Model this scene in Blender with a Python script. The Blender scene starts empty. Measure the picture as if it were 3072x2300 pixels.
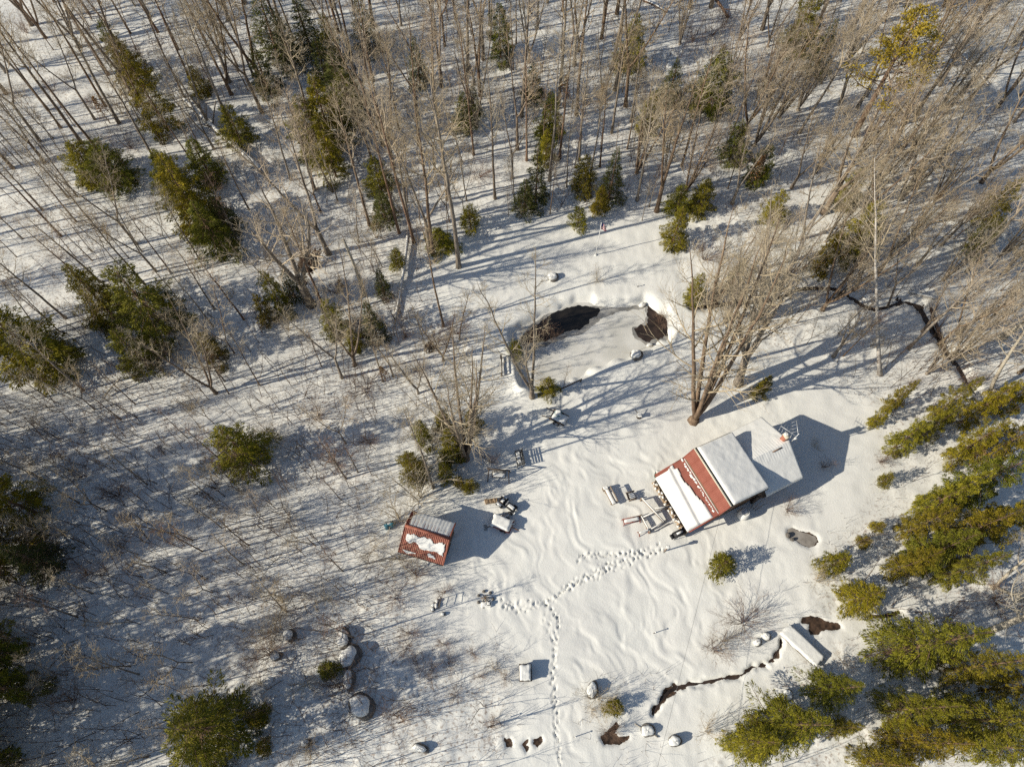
import bpy, math, random
import numpy as np

# ------------------------------------------------------------------ camera, sky, sun, exposure
S = bpy.context.scene
COL = S.collection
H = 60.0                     # drone height above the snow (m)
TILT = math.radians(25.8)    # camera tilt away from straight down
FPX = 2133.0                 # focal length in photo pixels (3072 wide)
SUN_EL = math.radians(29.0)
SUN_AZ = math.radians(16.5)  # shadows fall towards this ground direction

cd = bpy.data.cameras.new("camera"); cam = bpy.data.objects.new("camera", cd); COL.objects.link(cam)
cam.location = (0, 0, H); cam.rotation_euler = (TILT, 0, 0)
cd.sensor_fit = 'HORIZONTAL'; cd.sensor_width = 36.0; cd.lens = 36.0 * FPX / 3072.0
cd.clip_start = 0.5; cd.clip_end = 3000
S.camera = cam

w = bpy.data.worlds.new("World"); S.world = w; w.use_nodes = True
wn = w.node_tree.nodes; wl = w.node_tree.links
sky = wn.new("ShaderNodeTexSky"); sky.sky_type = 'NISHITA'; sky.sun_disc = False
sky.sun_elevation = SUN_EL
sd = np.array([-math.cos(SUN_AZ) * math.cos(SUN_EL), -math.sin(SUN_AZ) * math.cos(SUN_EL), math.sin(SUN_EL)])
sky.sun_rotation = math.atan2(sd[0], sd[1])
sky.altitude = 300; sky.air_density = 1.0; sky.dust_density = 0.6; sky.ozone_density = 1.0
bg = wn["Background"]; bg.inputs["Strength"].default_value = 0.092
wl.new(sky.outputs[0], bg.inputs[0])

sl = bpy.data.lights.new("sun", 'SUN'); sl.energy = 5.0; sl.angle = math.radians(0.5); sl.color = (1.0, 0.915, 0.765)
so = bpy.data.objects.new("sun", sl); COL.objects.link(so)
from mathutils import Vector
so.rotation_euler = Vector(sd).to_track_quat('Z', 'Y').to_euler()
so.location = (-60, -30, 80)

S.view_settings.view_transform = 'Standard'; S.view_settings.look = 'None'
S.view_settings.exposure = 0.06; S.view_settings.gamma = 1.0
S.view_settings.use_curve_mapping = False
S.render.engine = 'CYCLES'
S.cycles.max_bounces = 5; S.cycles.diffuse_bounces = 3; S.cycles.glossy_bounces = 2
S.cycles.transparent_max_bounces = 4
S.cycles.use_denoising = False

RNG = np.random.default_rng(11)
random.seed(5)

# ------------------------------------------------------------------ helpers
def ray(px, py):
    x = (px - 1536) / FPX; y = (1150 - py) / FPX; z = -1.0
    c, s = math.cos(TILT), math.sin(TILT)
    return np.array([x, y * c - z * s, y * s + z * c])

def g(px, py, z=0.0):
    """ground point seen at a photo pixel"""
    d = ray(px, py); t = (z - H) / d[2]
    return np.array([d[0] * t, d[1] * t, z])

def scale_at(px, py):
    return (H / -ray(px, py)[2]) / FPX        # metres per photo pixel

def height_of(b, t):
    B = g(*b); d = ray(*t); hh = d[:2]
    return H + (B[:2] @ hh) / (hh @ hh) * d[2]

def gpts(l, z=0.0): return np.array([g(a, b, z)[:2] for a, b in l])

_T = {}
def _tab(seed):
    if seed not in _T: _T[seed] = np.random.default_rng(1000 + seed).random((256, 256))
    return _T[seed]

def vnoise(x, y, seed=0):
    t = _tab(seed); x = np.asarray(x, float); y = np.asarray(y, float)
    xi = np.floor(x).astype(int); yi = np.floor(y).astype(int); fx = x - xi; fy = y - yi
    fx = fx * fx * fx * (fx * (fx * 6 - 15) + 10); fy = fy * fy * fy * (fy * (fy * 6 - 15) + 10)
    a = t[xi & 255, yi & 255]; b = t[(xi + 1) & 255, yi & 255]; c = t[xi & 255, (yi + 1) & 255]; d = t[(xi + 1) & 255, (yi + 1) & 255]
    return (a + (b - a) * fx + (c - a) * fy + (a - b - c + d) * fx * fy) * 2 - 1

def fbm(x, y, oct=3, seed=0):
    s = 0; a = 1; n = 0
    for o in range(oct):
        s = s + a * vnoise(x * 2 ** o + 17.3 * o, y * 2 ** o - 9.1 * o, seed + o); n += a; a *= .5
    return s / n

def sstep(e0, e1, x):
    t = np.clip((x - e0) / (e1 - e0), 0, 1); return t * t * (3 - 2 * t)

def poly_sd(poly, X, Y):
    """signed distance to a polygon, negative inside"""
    d = np.full(X.shape, 1e9); ins = np.zeros(X.shape, bool); n = len(poly)
    for i in range(n):
        ax, ay = poly[i]; bx, by = poly[(i + 1) % n]
        ex, ey = bx - ax, by - ay
        t = np.clip(((X - ax) * ex + (Y - ay) * ey) / (ex * ex + ey * ey + 1e-12), 0, 1)
        d = np.minimum(d, (X - ax - ex * t) ** 2 + (Y - ay - ey * t) ** 2)
        with np.errstate(divide='ignore', invalid='ignore'):
            ins ^= ((ay > Y) != (by > Y)) & (X < ax + ex * (Y - ay) / (by - ay))
    d = np.sqrt(d); return np.where(ins, -d, d)

def line_d(pts, X, Y):
    d = np.full(X.shape, 1e9); wd = np.zeros(X.shape)
    for i in range(len(pts) - 1):
        ax, ay = pts[i][:2]; bx, by = pts[i + 1][:2]; ex, ey = bx - ax, by - ay
        t = np.clip(((X - ax) * ex + (Y - ay) * ey) / (ex * ex + ey * ey + 1e-12), 0, 1)
        q = np.sqrt((X - ax - ex * t) ** 2 + (Y - ay - ey * t) ** 2)
        if len(pts[i]) > 2:
            ww = pts[i][2] + (pts[i + 1][2] - pts[i][2]) * t; wd = np.where(q < d, ww, wd)
        d = np.minimum(d, q)
    return d, wd

class MB:
    """collects geometry, then links it as ONE mesh object"""
    def __init__(s): s.v = []; s.q = []; s.t = []; s.n = 0; s.ng = []
    def add(s, v, quads=None, tris=None, ngons=None):
        v = np.asarray(v, float).reshape(-1, 3); s.v.append(v)
        if quads is not None and len(quads): s.q.append(np.asarray(quads, int).reshape(-1, 4) + s.n)
        if tris is not None and len(tris): s.t.append(np.asarray(tris, int).reshape(-1, 3) + s.n)
        if ngons is not None: s.ng += [[i + s.n for i in f] for f in ngons]
        s.n += len(v)
    def mesh(s, name, smooth=False):
        me = bpy.data.meshes.new(name)
        v = np.concatenate(s.v).astype(np.float32)
        q = np.concatenate(s.q) if s.q else np.zeros((0, 4), int)
        t = np.concatenate(s.t) if s.t else np.zeros((0, 3), int)
        loops = [q.ravel(), t.ravel()] + [np.array(f) for f in s.ng]
        tot = [np.full(len(q), 4), np.full(len(t), 3), np.array([len(f) for f in s.ng], int)]
        lp = np.concatenate(loops).astype(np.int32); tot = np.concatenate(tot).astype(np.int32)
        st = np.concatenate([[0], np.cumsum(tot)[:-1]]).astype(np.int32)
        me.vertices.add(len(v)); me.vertices.foreach_set("co", v.ravel())
        me.loops.add(len(lp)); me.loops.foreach_set("vertex_index", lp)
        me.polygons.add(len(tot)); me.polygons.foreach_set("loop_start", st); me.polygons.foreach_set("loop_total", tot)
        if smooth: me.polygons.foreach_set("use_smooth", np.ones(len(tot), bool))
        me.update(calc_edges=True); me.validate()
        return me
    def obj(s, name, mat, parent=None, smooth=False, loc=None, rotz=0):
        me = s.mesh(name, smooth); me.materials.append(mat)
        o = bpy.data.objects.new(name, me); COL.objects.link(o)
        if parent is not None: o.parent = parent
        if loc is not None: o.location = loc
        o.rotation_euler[2] = rotz
        return o
    # shapes
    def box(s, c, d, rz=0.0, tilt=None):
        x, y, z = np.array(d) / 2
        v = np.array([[-x, -y, -z], [x, -y, -z], [x, y, -z], [-x, y, -z], [-x, -y, z], [x, -y, z], [x, y, z], [-x, y, z]])
        if rz:
            ca, sa = math.cos(rz), math.sin(rz); v = np.c_[v[:, 0] * ca - v[:, 1] * sa, v[:, 0] * sa + v[:, 1] * ca, v[:, 2]]
        s.add(v + np.array(c), [[0, 3, 2, 1], [4, 5, 6, 7], [0, 1, 5, 4], [1, 2, 6, 5], [2, 3, 7, 6], [3, 0, 4, 7]])
        return s
    def beam(s, a, b, w, h):
        a = np.array(a, float); b = np.array(b, float); t = b - a; t /= np.linalg.norm(t)
        r = np.cross(t, [0, 0, 1.0])
        r = r / np.linalg.norm(r) if np.linalg.norm(r) > 1e-4 else np.array([1.0, 0, 0])
        u = np.cross(r, t)
        v = [p + sx * r * w / 2 + sy * u * h / 2 for p in (a, b) for sx, sy in ((-1, -1), (1, -1), (1, 1), (-1, 1))]
        s.add(v, [[0, 1, 2, 3], [7, 6, 5, 4], [0, 4, 5, 1], [1, 5, 6, 2], [2, 6, 7, 3], [3, 7, 4, 0]]); return s
    def tube(s, P, R, k=8, cap=True):
        P = np.asarray(P, float); R = np.broadcast_to(np.asarray(R, float), (len(P),))
        V, Q = tubes(P[None], R[None], k); s.add(V, Q)
        if cap:
            s.ng.append([s.n - len(V) + i for i in range(k)][::-1]); s.ng.append([s.n - k + i for i in range(k)])
        return s
    def lathe(s, prof, c=(0, 0, 0), k=16, wob=0, seed=0):
        prof = np.array(prof, float); n = len(prof); a = np.arange(k) / k * 2 * math.pi
        rr = prof[:, 0][:, None] * (1 + wob * np.random.default_rng(seed).normal(size=k)[None] * .5)
        v = np.stack([rr * np.cos(a), rr * np.sin(a), np.repeat(prof[:, 1][:, None], k, 1)], -1).reshape(-1, 3) + np.array(c)
        q = [[i * k + j, i * k + (j + 1) % k, (i + 1) * k + (j + 1) % k, (i + 1) * k + j] for i in range(n - 1) for j in range(k)]
        s.add(v, q, ngons=[list(range(k))[::-1], [(n - 1) * k + j for j in range(k)]]); return s
    def pillow(s, c, L, W, T, rz=0.0, seed=0, n=10, edge=.35, amp=.12):
        """soft cap of snow, L x W, T thick, flat underside"""
        m = max(4, int(n * W / max(L, .01)) + 3)
        x = np.linspace(-1, 1, n + 1); y = np.linspace(-1, 1, m + 1); X, Y = np.meshgrid(x, y, indexing='ij')
        ex = (1 - np.abs(X)) * L / 2; ey = (1 - np.abs(Y)) * W / 2
        d = np.clip(np.minimum(ex, ey) / (edge * min(L, W) / 2 + 1e-6), 0, 1)
        Z = T * np.sqrt(1 - (1 - d) ** 2) * (1 + amp * vnoise(X * L * 3 + seed, Y * W * 3, seed % 7))
        wob = 1 + .06 * vnoise(X * 3 + seed * 1.7, Y * 3, 3)
        P = np.c_[(X * L / 2 * wob).ravel(), (Y * W / 2 * wob).ravel(), Z.ravel()]
        ca, sa = math.cos(rz), math.sin(rz)
        P = np.c_[P[:, 0] * ca - P[:, 1] * sa, P[:, 0] * sa + P[:, 1] * ca, P[:, 2]] + np.array(c)
        q = [[i * (m + 1) + j, (i + 1) * (m + 1) + j, (i + 1) * (m + 1) + j + 1, i * (m + 1) + j + 1] for i in range(n) for j in range(m)]
        s.add(P, q); return s

def tubes(P, R, k):
    """P (B,n,3), R (B,n) -> verts, quads of k-sided tubes"""
    B, n, _ = P.shape
    T = np.gradient(P, axis=1) if n > 2 else np.repeat(P[:, 1:] - P[:, :1], n, 1)
    T /= np.linalg.norm(T, axis=2, keepdims=True) + 1e-9
    ref = np.where(np.abs(T[:, :1, 2:3]) > .8, np.array([1.0, 0, 0]), np.array([0, 0, 1.0]))
    N = np.cross(T, np.broadcast_to(ref, T.shape)); N /= np.linalg.norm(N, axis=2, keepdims=True) + 1e-9
    Bn = np.cross(T, N)
    a = np.arange(k) / k * 2 * math.pi
    V = P[:, :, None] + R[:, :, None, None] * (np.cos(a)[None, None, :, None] * N[:, :, None] + np.sin(a)[None, None, :, None] * Bn[:, :, None])
    base = (np.arange(B) * n * k)[:, None, None] + (np.arange(n - 1) * k)[None, :, None]
    j = np.arange(k)[None, None]; j2 = (j + 1) % k
    Q = np.stack([base + j, base + j2, base + j2 + k, base + j + k], -1).reshape(-1, 4)
    return V.reshape(-1, 3), Q

def thing(name, label, cat, loc=(0, 0, 0), rotz=0.0, group=None, mesh=None):
    o = bpy.data.objects.new(name, mesh); COL.objects.link(o)
    o.location = loc; o.rotation_euler = rotz if isinstance(rotz, tuple) else (0, 0, rotz); o["label"] = label; o["category"] = cat
    if group: o["group"] = group
    return o

def child(name, me, parent):
    o = bpy.data.objects.new(name, me); COL.objects.link(o); o.parent = parent; return o

def dup(root, loc, rotz, sc, label, group):
    r = root.copy(); COL.objects.link(r); r.location = loc; r.rotation_euler = rotz if isinstance(rotz, tuple) else (0, 0, rotz); r.scale = sc
    r["label"] = label
    if group: r["group"] = group
    elif "group" in r: del r["group"]
    for ch in list(root.children):
        c = ch.copy(); COL.objects.link(c); c.parent = r
    return r

# ------------------------------------------------------------------ materials
def mat(name, c1, c2=None, scale=6.0, rough=.8, bump=0.0, bscale=30.0, objvar=0.0, spec=.3, detail=4.0, metal=0.0, stretch=None, hue=None, transl=0.0):
    m = bpy.data.materials.new(name); m.use_nodes = True
    nt = m.node_tree; N = nt.nodes; L = nt.links; b = N["Principled BSDF"]
    b.inputs["Roughness"].default_value = rough; b.inputs["Specular IOR Level"].default_value = spec; b.inputs["Metallic"].default_value = metal
    c2 = c2 or c1
    tc = N.new("ShaderNodeTexCoord"); src = tc.outputs["Object"]
    if stretch:
        mp = N.new("ShaderNodeMapping"); mp.inputs["Scale"].default_value = stretch; L.new(src, mp.inputs[0]); src = mp.outputs[0]
    nz = N.new("ShaderNodeTexNoise"); nz.inputs["Scale"].default_value = scale; nz.inputs["Detail"].default_value = detail; L.new(src, nz.inputs["Vector"])
    rp = N.new("ShaderNodeValToRGB"); rp.color_ramp.elements[0].position = .35; rp.color_ramp.elements[1].position = .65
    rp.color_ramp.elements[0].color = (*c1, 1); rp.color_ramp.elements[1].color = (*c2, 1)
    L.new(nz.outputs[0], rp.inputs[0]); out = rp.outputs[0]
    if objvar or hue:
        oi = N.new("ShaderNodeObjectInfo")
        if hue:
            mx = N.new("ShaderNodeMix"); mx.data_type = 'RGBA'; mx.blend_type = 'MULTIPLY'; mx.inputs[0].default_value = 1
            r2 = N.new("ShaderNodeValToRGB"); cr = r2.color_ramp; cr.elements[0].color = (*hue[0], 1); cr.elements[1].color = (*hue[-1], 1)
            for i, hc in enumerate(hue[1:-1]):
                e = cr.elements.new((i + 1) / (len(hue) - 1)); e.color = (*hc, 1)
            L.new(oi.outputs["Random"], r2.inputs[0]); L.new(out, mx.inputs[6]); L.new(r2.outputs[0], mx.inputs[7]); out = mx.outputs[2]
        if objvar:
            hs = N.new("ShaderNodeHueSaturation"); mr = N.new("ShaderNodeMapRange")
            mr.inputs["To Min"].default_value = 1 - objvar; mr.inputs["To Max"].default_value = 1 + objvar
            L.new(oi.outputs["Random"], mr.inputs[0]); L.new(mr.outputs[0], hs.inputs["Value"]); L.new(out, hs.inputs["Color"]); out = hs.outputs[0]
    L.new(out, b.inputs["Base Color"])
    if bump:
        nb = N.new("ShaderNodeTexNoise"); nb.inputs["Scale"].default_value = bscale; nb.inputs["Detail"].default_value = 5; L.new(src, nb.inputs["Vector"])
        bp = N.new("ShaderNodeBump"); bp.inputs["Strength"].default_value = 1; bp.inputs["Distance"].default_value = bump
        L.new(nb.outputs[0], bp.inputs["Height"]); L.new(bp.outputs[0], b.inputs["Normal"])
    if transl:
        tr = N.new("ShaderNodeBsdfTranslucent"); ms = N.new("ShaderNodeMixShader"); ms.inputs[0].default_value = transl
        L.new(out, tr.inputs[0]); L.new(b.outputs[0], ms.inputs[1]); L.new(tr.outputs[0], ms.inputs[2])
        L.new(ms.outputs[0], N["Material Output"].inputs[0])
    return m

M = {}
M['snow'] = mat("snow", (.80, .80, .765), (.84, .84, .80), 1.5, .65, .012, 9.0, spec=.2)
M['bark'] = mat("bark", (.16, .13, .105), (.33, .28, .22), 3.0, .9, .02, 14, objvar=.35, spec=.1, stretch=(2, 2, .4), hue=[(1.15, .92, .75), (1, 1, 1), (.85, .88, .92)])
M['twig'] = mat("twig", (.38, .325, .235), (.52, .45, .33), .6, .85, objvar=.22, spec=.15, hue=[(1.1, .98, .82), (1, 1, 1), (1.0, .93, .92)])
M['birch'] = mat("birch_bark", (.62, .58, .52), (.30, .26, .22), 2.2, .8, spec=.15, stretch=(1, 1, 3.0), objvar=.1)
M['palebark'] = mat("pale_bark", (.42, .37, .29), (.52, .47, .38), 2.0, .85, .01, 10, spec=.15)
M['redbark'] = mat("reddish_bark", (.15, .095, .065), (.25, .165, .115), 3.0, .9, .02, 14, objvar=.2, spec=.1, stretch=(2, 2, .4))
M['redtwig'] = mat("reddish_twig", (.17, .105, .08), (.27, .185, .13), 1.2, .85, objvar=.2, spec=.15)
M['needle'] = mat("needles", (.15, .138, .016), (.41, .322, .03), 1.6, .6, objvar=.15, spec=.2, transl=.14, hue=[(1.1, 1.02, .8), (.95, 1, 1), (.60, .80, .9), (1.05, 1.05, .7), (.85, .98, .9)])
M['spruce'] = mat("spruce_needles", (.06, .078, .02), (.17, .17, .036), 1.5, .6, objvar=.15, spec=.2, transl=.14)
M['pine'] = mat("pine_needles", (.26, .20, .022), (.42, .31, .036), 1.0, .6, objvar=.05, spec=.2, transl=.2)
M['deadleaf'] = mat("dry_beech_leaves", (.25, .13, .05), (.36, .2, .085), 3.0, .7, objvar=.15, transl=.2)
M['redmetal'] = mat("red_roof_metal", (.25, .080, .056), (.30, .105, .075), 2.0, .45, spec=.4)
M['rustmetal'] = mat("weathered_red_metal", (.24, .075, .05), (.35, .13, .085), 3.0, .6, spec=.3)
M['trim'] = mat("pale_trim", (.62, .56, .43), (.7, .64, .5), 3, .6)
M['wood'] = mat("weathered_wood", (.20, .15, .11), (.33, .26, .20), 5, .85, .006, 30, objvar=.2, stretch=(1, 6, 6))
M['darkwood'] = mat("dark_wood", (.055, .042, .034), (.10, .075, .055), 4, .8, .006, 30)
M['brownwall'] = mat("brown_boards", (.14, .085, .055), (.20, .13, .085), 3, .8, stretch=(1, 1, 5))
M['log'] = mat("cut_log", (.27, .185, .11), (.42, .31, .2), 4, .85, .01, 25, objvar=.3)
M['black'] = mat("black_iron", (.018, .018, .02), (.035, .035, .038), 8, .55)
M['redpaint'] = mat("red_paint", (.24, .06, .045), (.30, .09, .065), 4, .6)
M['blue'] = mat("blue_plastic", (.05, .18, .25), (.08, .24, .31), 6, .5)
M['teal'] = mat("teal_plastic", (.02, .17, .19), (.03, .22, .23), 6, .45)
M['stone'] = mat("granite", (.10, .09, .08), (.20, .185, .17), 3, .9, .03, 8, objvar=.2)
M['brick'] = mat("chimney_brick", (.33, .12, .075), (.42, .18, .12), 9, .85)
M['steel'] = mat("galvanised_steel", (.55, .56, .57), (.65, .66, .66), 10, .4, metal=.3, spec=.5)
M['white'] = mat("white_paint", (.74, .74, .72), (.8, .8, .78), 6, .5)
M['rust'] = mat("rusty_steel", (.28, .12, .05), (.4, .2, .09), 8, .8)
M['cable'] = mat("grey_cable", (.16, .16, .16), (.2, .2, .2), 8, .6)
M['soil'] = mat("wet_leaf_litter", (.035, .024, .017), (.10, .062, .04), 5, .8, .02, 12)
M['ladder'] = mat("dull_iron", (.10, .09, .08), (.16, .14, .12), 8, .6)

# ground: snow with leaf litter showing where the 'soil' attribute says so
def ground_mat():
    m = bpy.data.materials.new("snow_ground"); m.use_nodes = True
    N = m.node_tree.nodes; L = m.node_tree.links; b = N["Principled BSDF"]
    b.inputs["Roughness"].default_value = .6; b.inputs["Specular IOR Level"].default_value = .2
    tc = N.new("ShaderNodeTexCoord")
    def noise(sc, det=4): 
        n = N.new("ShaderNodeTexNoise"); n.inputs["Scale"].default_value = sc; n.inputs["Detail"].default_value = det; L.new(tc.outputs["Object"], n.inputs["Vector"]); return n
    def ramp(src, p0, p1, c0, c1):
        r = N.new("ShaderNodeValToRGB"); r.color_ramp.elements[0].position = p0; r.color_ramp.elements[1].position = p1
        r.color_ramp.elements[0].color = (*c0, 1); r.color_ramp.elements[1].color = (*c1, 1); L.new(src, r.inputs[0]); return r
    sn = ramp(noise(.22, 5).outputs[0], .35, .65, (.80, .795, .75), (.83, .83, .78))
    # fallen bark and bits of twig on the snow below the trees
    at2 = N.new("ShaderNodeAttribute"); at2.attribute_name = "litter"
    sp = ramp(noise(4.2, 9).outputs[0], .52, .68, (0, 0, 0), (1, 1, 1))
    ml = N.new("ShaderNodeMath"); ml.operation = 'MULTIPLY'; L.new(sp.outputs[0], ml.inputs[0]); L.new(at2.outputs["Fac"], ml.inputs[1])
    mx0 = N.new("ShaderNodeMix"); mx0.data_type = 'RGBA'; L.new(ml.outputs[0], mx0.inputs[0]); L.new(sn.outputs[0], mx0.inputs[6]); mx0.inputs[7].default_value = (.44, .38, .33, 1)
    at = N.new("ShaderNodeAttribute"); at.attribute_name = "soil"
    ad = N.new("ShaderNodeMath"); ad.operation = 'MULTIPLY_ADD'
    n2 = noise(4.5, 5); L.new(n2.outputs[0], ad.inputs[0]); ad.inputs[1].default_value = .9
    L.new(at.outputs["Fac"], ad.inputs[2])
    msk = ramp(ad.outputs[0], .93, 1.0, (0, 0, 0), (1, 1, 1))
    so_ = ramp(noise(3.2, 6).outputs[0], .35, .7, (.032, .022, .017), (.12, .075, .05))
    mx = N.new("ShaderNodeMix"); mx.data_type = 'RGBA'; L.new(msk.outputs[0], mx.inputs[0]); L.new(mx0.outputs[2], mx.inputs[6]); L.new(so_.outputs[0], mx.inputs[7])
    L.new(mx.outputs[2], b.inputs["Base Color"])
    nb = noise(7, 5); bp = N.new("ShaderNodeBump"); bp.inputs["Distance"].default_value = .02; bp.inputs["Strength"].default_value = .8
    L.new(nb.outputs[0], bp.inputs["Height"]); L.new(bp.outputs[0], b.inputs["Normal"])
    return m
M['ground'] = ground_mat()

# ------------------------------------------------------------------ ground plan (photo pixels -> metres)
CLEAR = [(1290, 800), (1420, 700), (1700, 640), (2010, 640), (2100, 740), (2080, 830), (2050, 920), (2200, 1010), (2420, 1100), (2640, 1230), (2660, 1400), (2560, 1560), (2440, 1700), (2450, 1850), (2620, 1870), (2330, 2020), (2170, 2150), (2060, 2330),
         (1500, 2330), (1530, 2100), (1400, 1950), (1240, 1840), (1230, 1720), (1120, 1590), (1150, 1450), (1180, 1440), (1220, 1470), (1330, 1470), (1440, 1380), (1460, 1180), (1440, 1100), (1420, 1000), (1330, 940)]
YARD = [(1130, 1420), (1600, 1330), (2010, 1300), (2060, 1560), (2280, 1640), (2200, 1900), (1990, 2060), (1780, 2120), (1770, 2330), (1640, 2330), (1650, 2000), (1540, 1880), (1380, 1850), (1240, 1800), (1230, 1700), (1200, 1560)]
POND = [(1545, 1000), (1600, 965), (1650, 938), (1720, 916), (1780, 918), (1850, 922), (1930, 912), (1948, 925), (1985, 950), (2004, 985), (1995, 1018), (1940, 1040), (1890, 1065), (1830, 1082), (1760, 1110), (1690, 1140), (1620, 1150), (1575, 1150), (1562, 1100), (1550, 1050)]
ZP = -0.55
CLEARP, YARDP = gpts(CLEAR), gpts(YARD)
PONDP = gpts(POND, ZP)
STREAM = [(1962, 2140, 0.16), (1985, 2100, 0.26), (2010, 2072, 0.29), (2040, 2058, 0.47), (2065, 2052, 0.31), (2110, 2047, 0.29), (2160, 2036, 0.26), (2210, 2030, 0.21), (2235, 2020, 0.18), (2262, 1998, 0.16), (2300, 1994, 0.16), (2322, 1975, 0.16), (2340, 1945, 0.16), (2346, 1920, 0.13)]
STREAMP = [(*g(a, b)[:2], ww) for a, b, ww in STREAM]
CREEKA = [(2075, 918, .7), (2130, 915, 1.1), (2215, 902, 1.1), (2290, 900, .9), (2345, 885, .8), (2400, 862, .9), (2455, 858, .9), (2510, 862, .9), (2555, 888, .9), (2590, 912, .9), (2625, 925, .9), (2665, 918, .6), (2715, 900, .6), (2760, 915, 1.3), (2790, 965, 1.2), (2835, 1035, .9), (2880, 1092, .9), (2905, 1135, .7), (2930, 1180, .6)]
CREEKP = [(*g(a, b)[:2], ww) for a, b, ww in CREEKA]
BROOK2 = [(2610, 1847, .2), (2640, 1848, .25), (2675, 1843, .3), (2700, 1834, .25)]
BROOK2P = [(*g(a, b)[:2], ww) for a, b, ww in BROOK2]
PATCHES = [[(2401, 1868), (2408, 1850), (2434, 1847), (2460, 1852), (2480, 1863), (2515, 1868), (2526, 1882), (2510, 1889), (2480, 1888), (2460, 1894), (2455, 1903), (2434, 1902), (2425, 1890), (2428, 1872)],
           [(1514, 2209), (1520, 2216), (1530, 2214), (1536, 2222), (1537, 2238), (1518, 2241), (1519, 2226), (1513, 2220)],
           [(1565, 2232), (1575, 2220), (1583, 2217), (1584, 2224), (1577, 2234), (1590, 2240), (1580, 2254), (1572, 2242)],
           [(1800, 2210), (1830, 2185), (1850, 2165), (1860, 2175), (1845, 2195), (1858, 2210), (1890, 2205), (1888, 2215), (1860, 2232), (1815, 2232)],
           [(2740, 1834), (2760, 1833), (2774, 1839), (2762, 1842)],
           [(1600, 2217), (1625, 2208), (1630, 2222), (1612, 2240), (1600, 2230)]]
PATCHP = [gpts(p) for p in PATCHES]
POOL = [(2366, 1588), (2378, 1582), (2395, 1592), (2430, 1598), (2448, 1606), (2455, 1622), (2445, 1636), (2428, 1640), (2405, 1630), (2390, 1618), (2368, 1612), (2364, 1600)]
POOLP = gpts(POOL)
BRIDGE_A, BRIDGE_B = g(2362, 1900), g(2440, 1985)

BANKP = gpts([(1545, 1030), (1553, 1075), (1560, 1120), (1572, 1165)])
def yard_mask(X, Y): return sstep(1.0, -1.5, poly_sd(YARDP, X, Y))

def ground_z(X, Y, full=False):
    X = np.asarray(X, float); Y = np.asarray(Y, float)
    ym = yard_mask(X, Y); cm = sstep(1.5, -2, poly_sd(CLEARP, X, Y))
    z = .22 * fbm(X / 13, Y / 13, 2, 1) + (.11 - .06 * cm) * fbm(X / 2.4, Y / 2.4, 3, 5) * (1 - .6 * ym)
    z = z + (1 - cm) * .07 * fbm(X / .8, Y / .8, 2, 9) + cm * (1 - ym) * .045 * fbm(X / .9, Y / .9, 2, 10)
    bd, _ = line_d(BANKP, X, Y); z = z + .75 * np.exp(-(bd / .75) ** 2)
    ca, sa = math.cos(math.radians(-58)), math.sin(math.radians(-58))
    Xw = X + 1.1 * vnoise(X / 3.1, Y / 3.1, 12) + .5 * vnoise(X / 1.2, Y / 1.2, 13); Yw = Y + 1.1 * vnoise(X / 3.3 + 40, Y / 3.3, 14) + .5 * vnoise(X / 1.3 + 9, Y / 1.3, 16)
    u = Xw * ca + Yw * sa; v = -Xw * sa + Yw * ca
    z = z + ym * (.060 * fbm(u / 1.5, v / .62, 2, 15) + .035 * vnoise(X / 1.5, Y / 1.5, 18))
    # shallow wheel hollows on the drive
    sdp = poly_sd(PONDP, X, Y)
    z = np.where(sdp < 2.0, z * sstep(-.2, 1.6, sdp) + (ZP - .30) * sstep(.95, -.35, sdp + .35 * vnoise(X / 1.1, Y / 1.1, 22)), z)
    for L_, dep in ((STREAMP, .34), (CREEKP, .45), (BROOK2P, .25)):
        d, wd = line_d(L_, X, Y); d = d + .12 * vnoise(X / .45, Y / .45, 25)
        z = z - dep * sstep(wd * .5 + .30, wd * .5 - .12, d)
    for p in PATCHP:
        z = z - .16 * sstep(.25, -.2, poly_sd(p, X, Y))
    z = z - .20 * sstep(.35, -.25, poly_sd(POOLP, X, Y))
    return z

def gz(x, y): return float(ground_z(np.array([x]), np.array([y]))[0])
def gl(px, py): 
    p = g(px, py); return np.array([p[0], p[1], gz(p[0], p[1])])

def spaced(segs):
    out = [segs[0][0]]
    for a, b, st in segs:
        n = max(1, int(round((b - a) / st))); out += list(a + (b - a) * (np.arange(n) + 1) / n)
    return np.array(out)

# footprints: trails walked through the yard
TRAILS = [([(1995, 1640), (1932, 1653), (1880, 1678), (1830, 1690), (1790, 1720), (1745, 1740), (1700, 1760), (1670, 1785), (1635, 1800), (1595, 1812), (1560, 1815), (1527, 1812), (1502, 1808)], 3, .13),
          ([(1932, 1653), (1880, 1655), (1830, 1660), (1780, 1660), (1738, 1663), (1735, 1675), (1740, 1690)], 2, .08),
          ([(1630, 1803), (1665, 1835), (1678, 1860), (1670, 1885), (1664, 1920), (1668, 1960), (1661, 2000), (1657, 2045), (1664, 2092), (1668, 2170), (1672, 2235), (1678, 2310)], 2, .03),
          ([(1700, 1762), (1735, 1735), (1770, 1722), (1830, 1695)], 1, .15),
          ([(1628, 1835), (1642, 1862), (1655, 1900), (1662, 1925)], 1, .05)]

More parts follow.
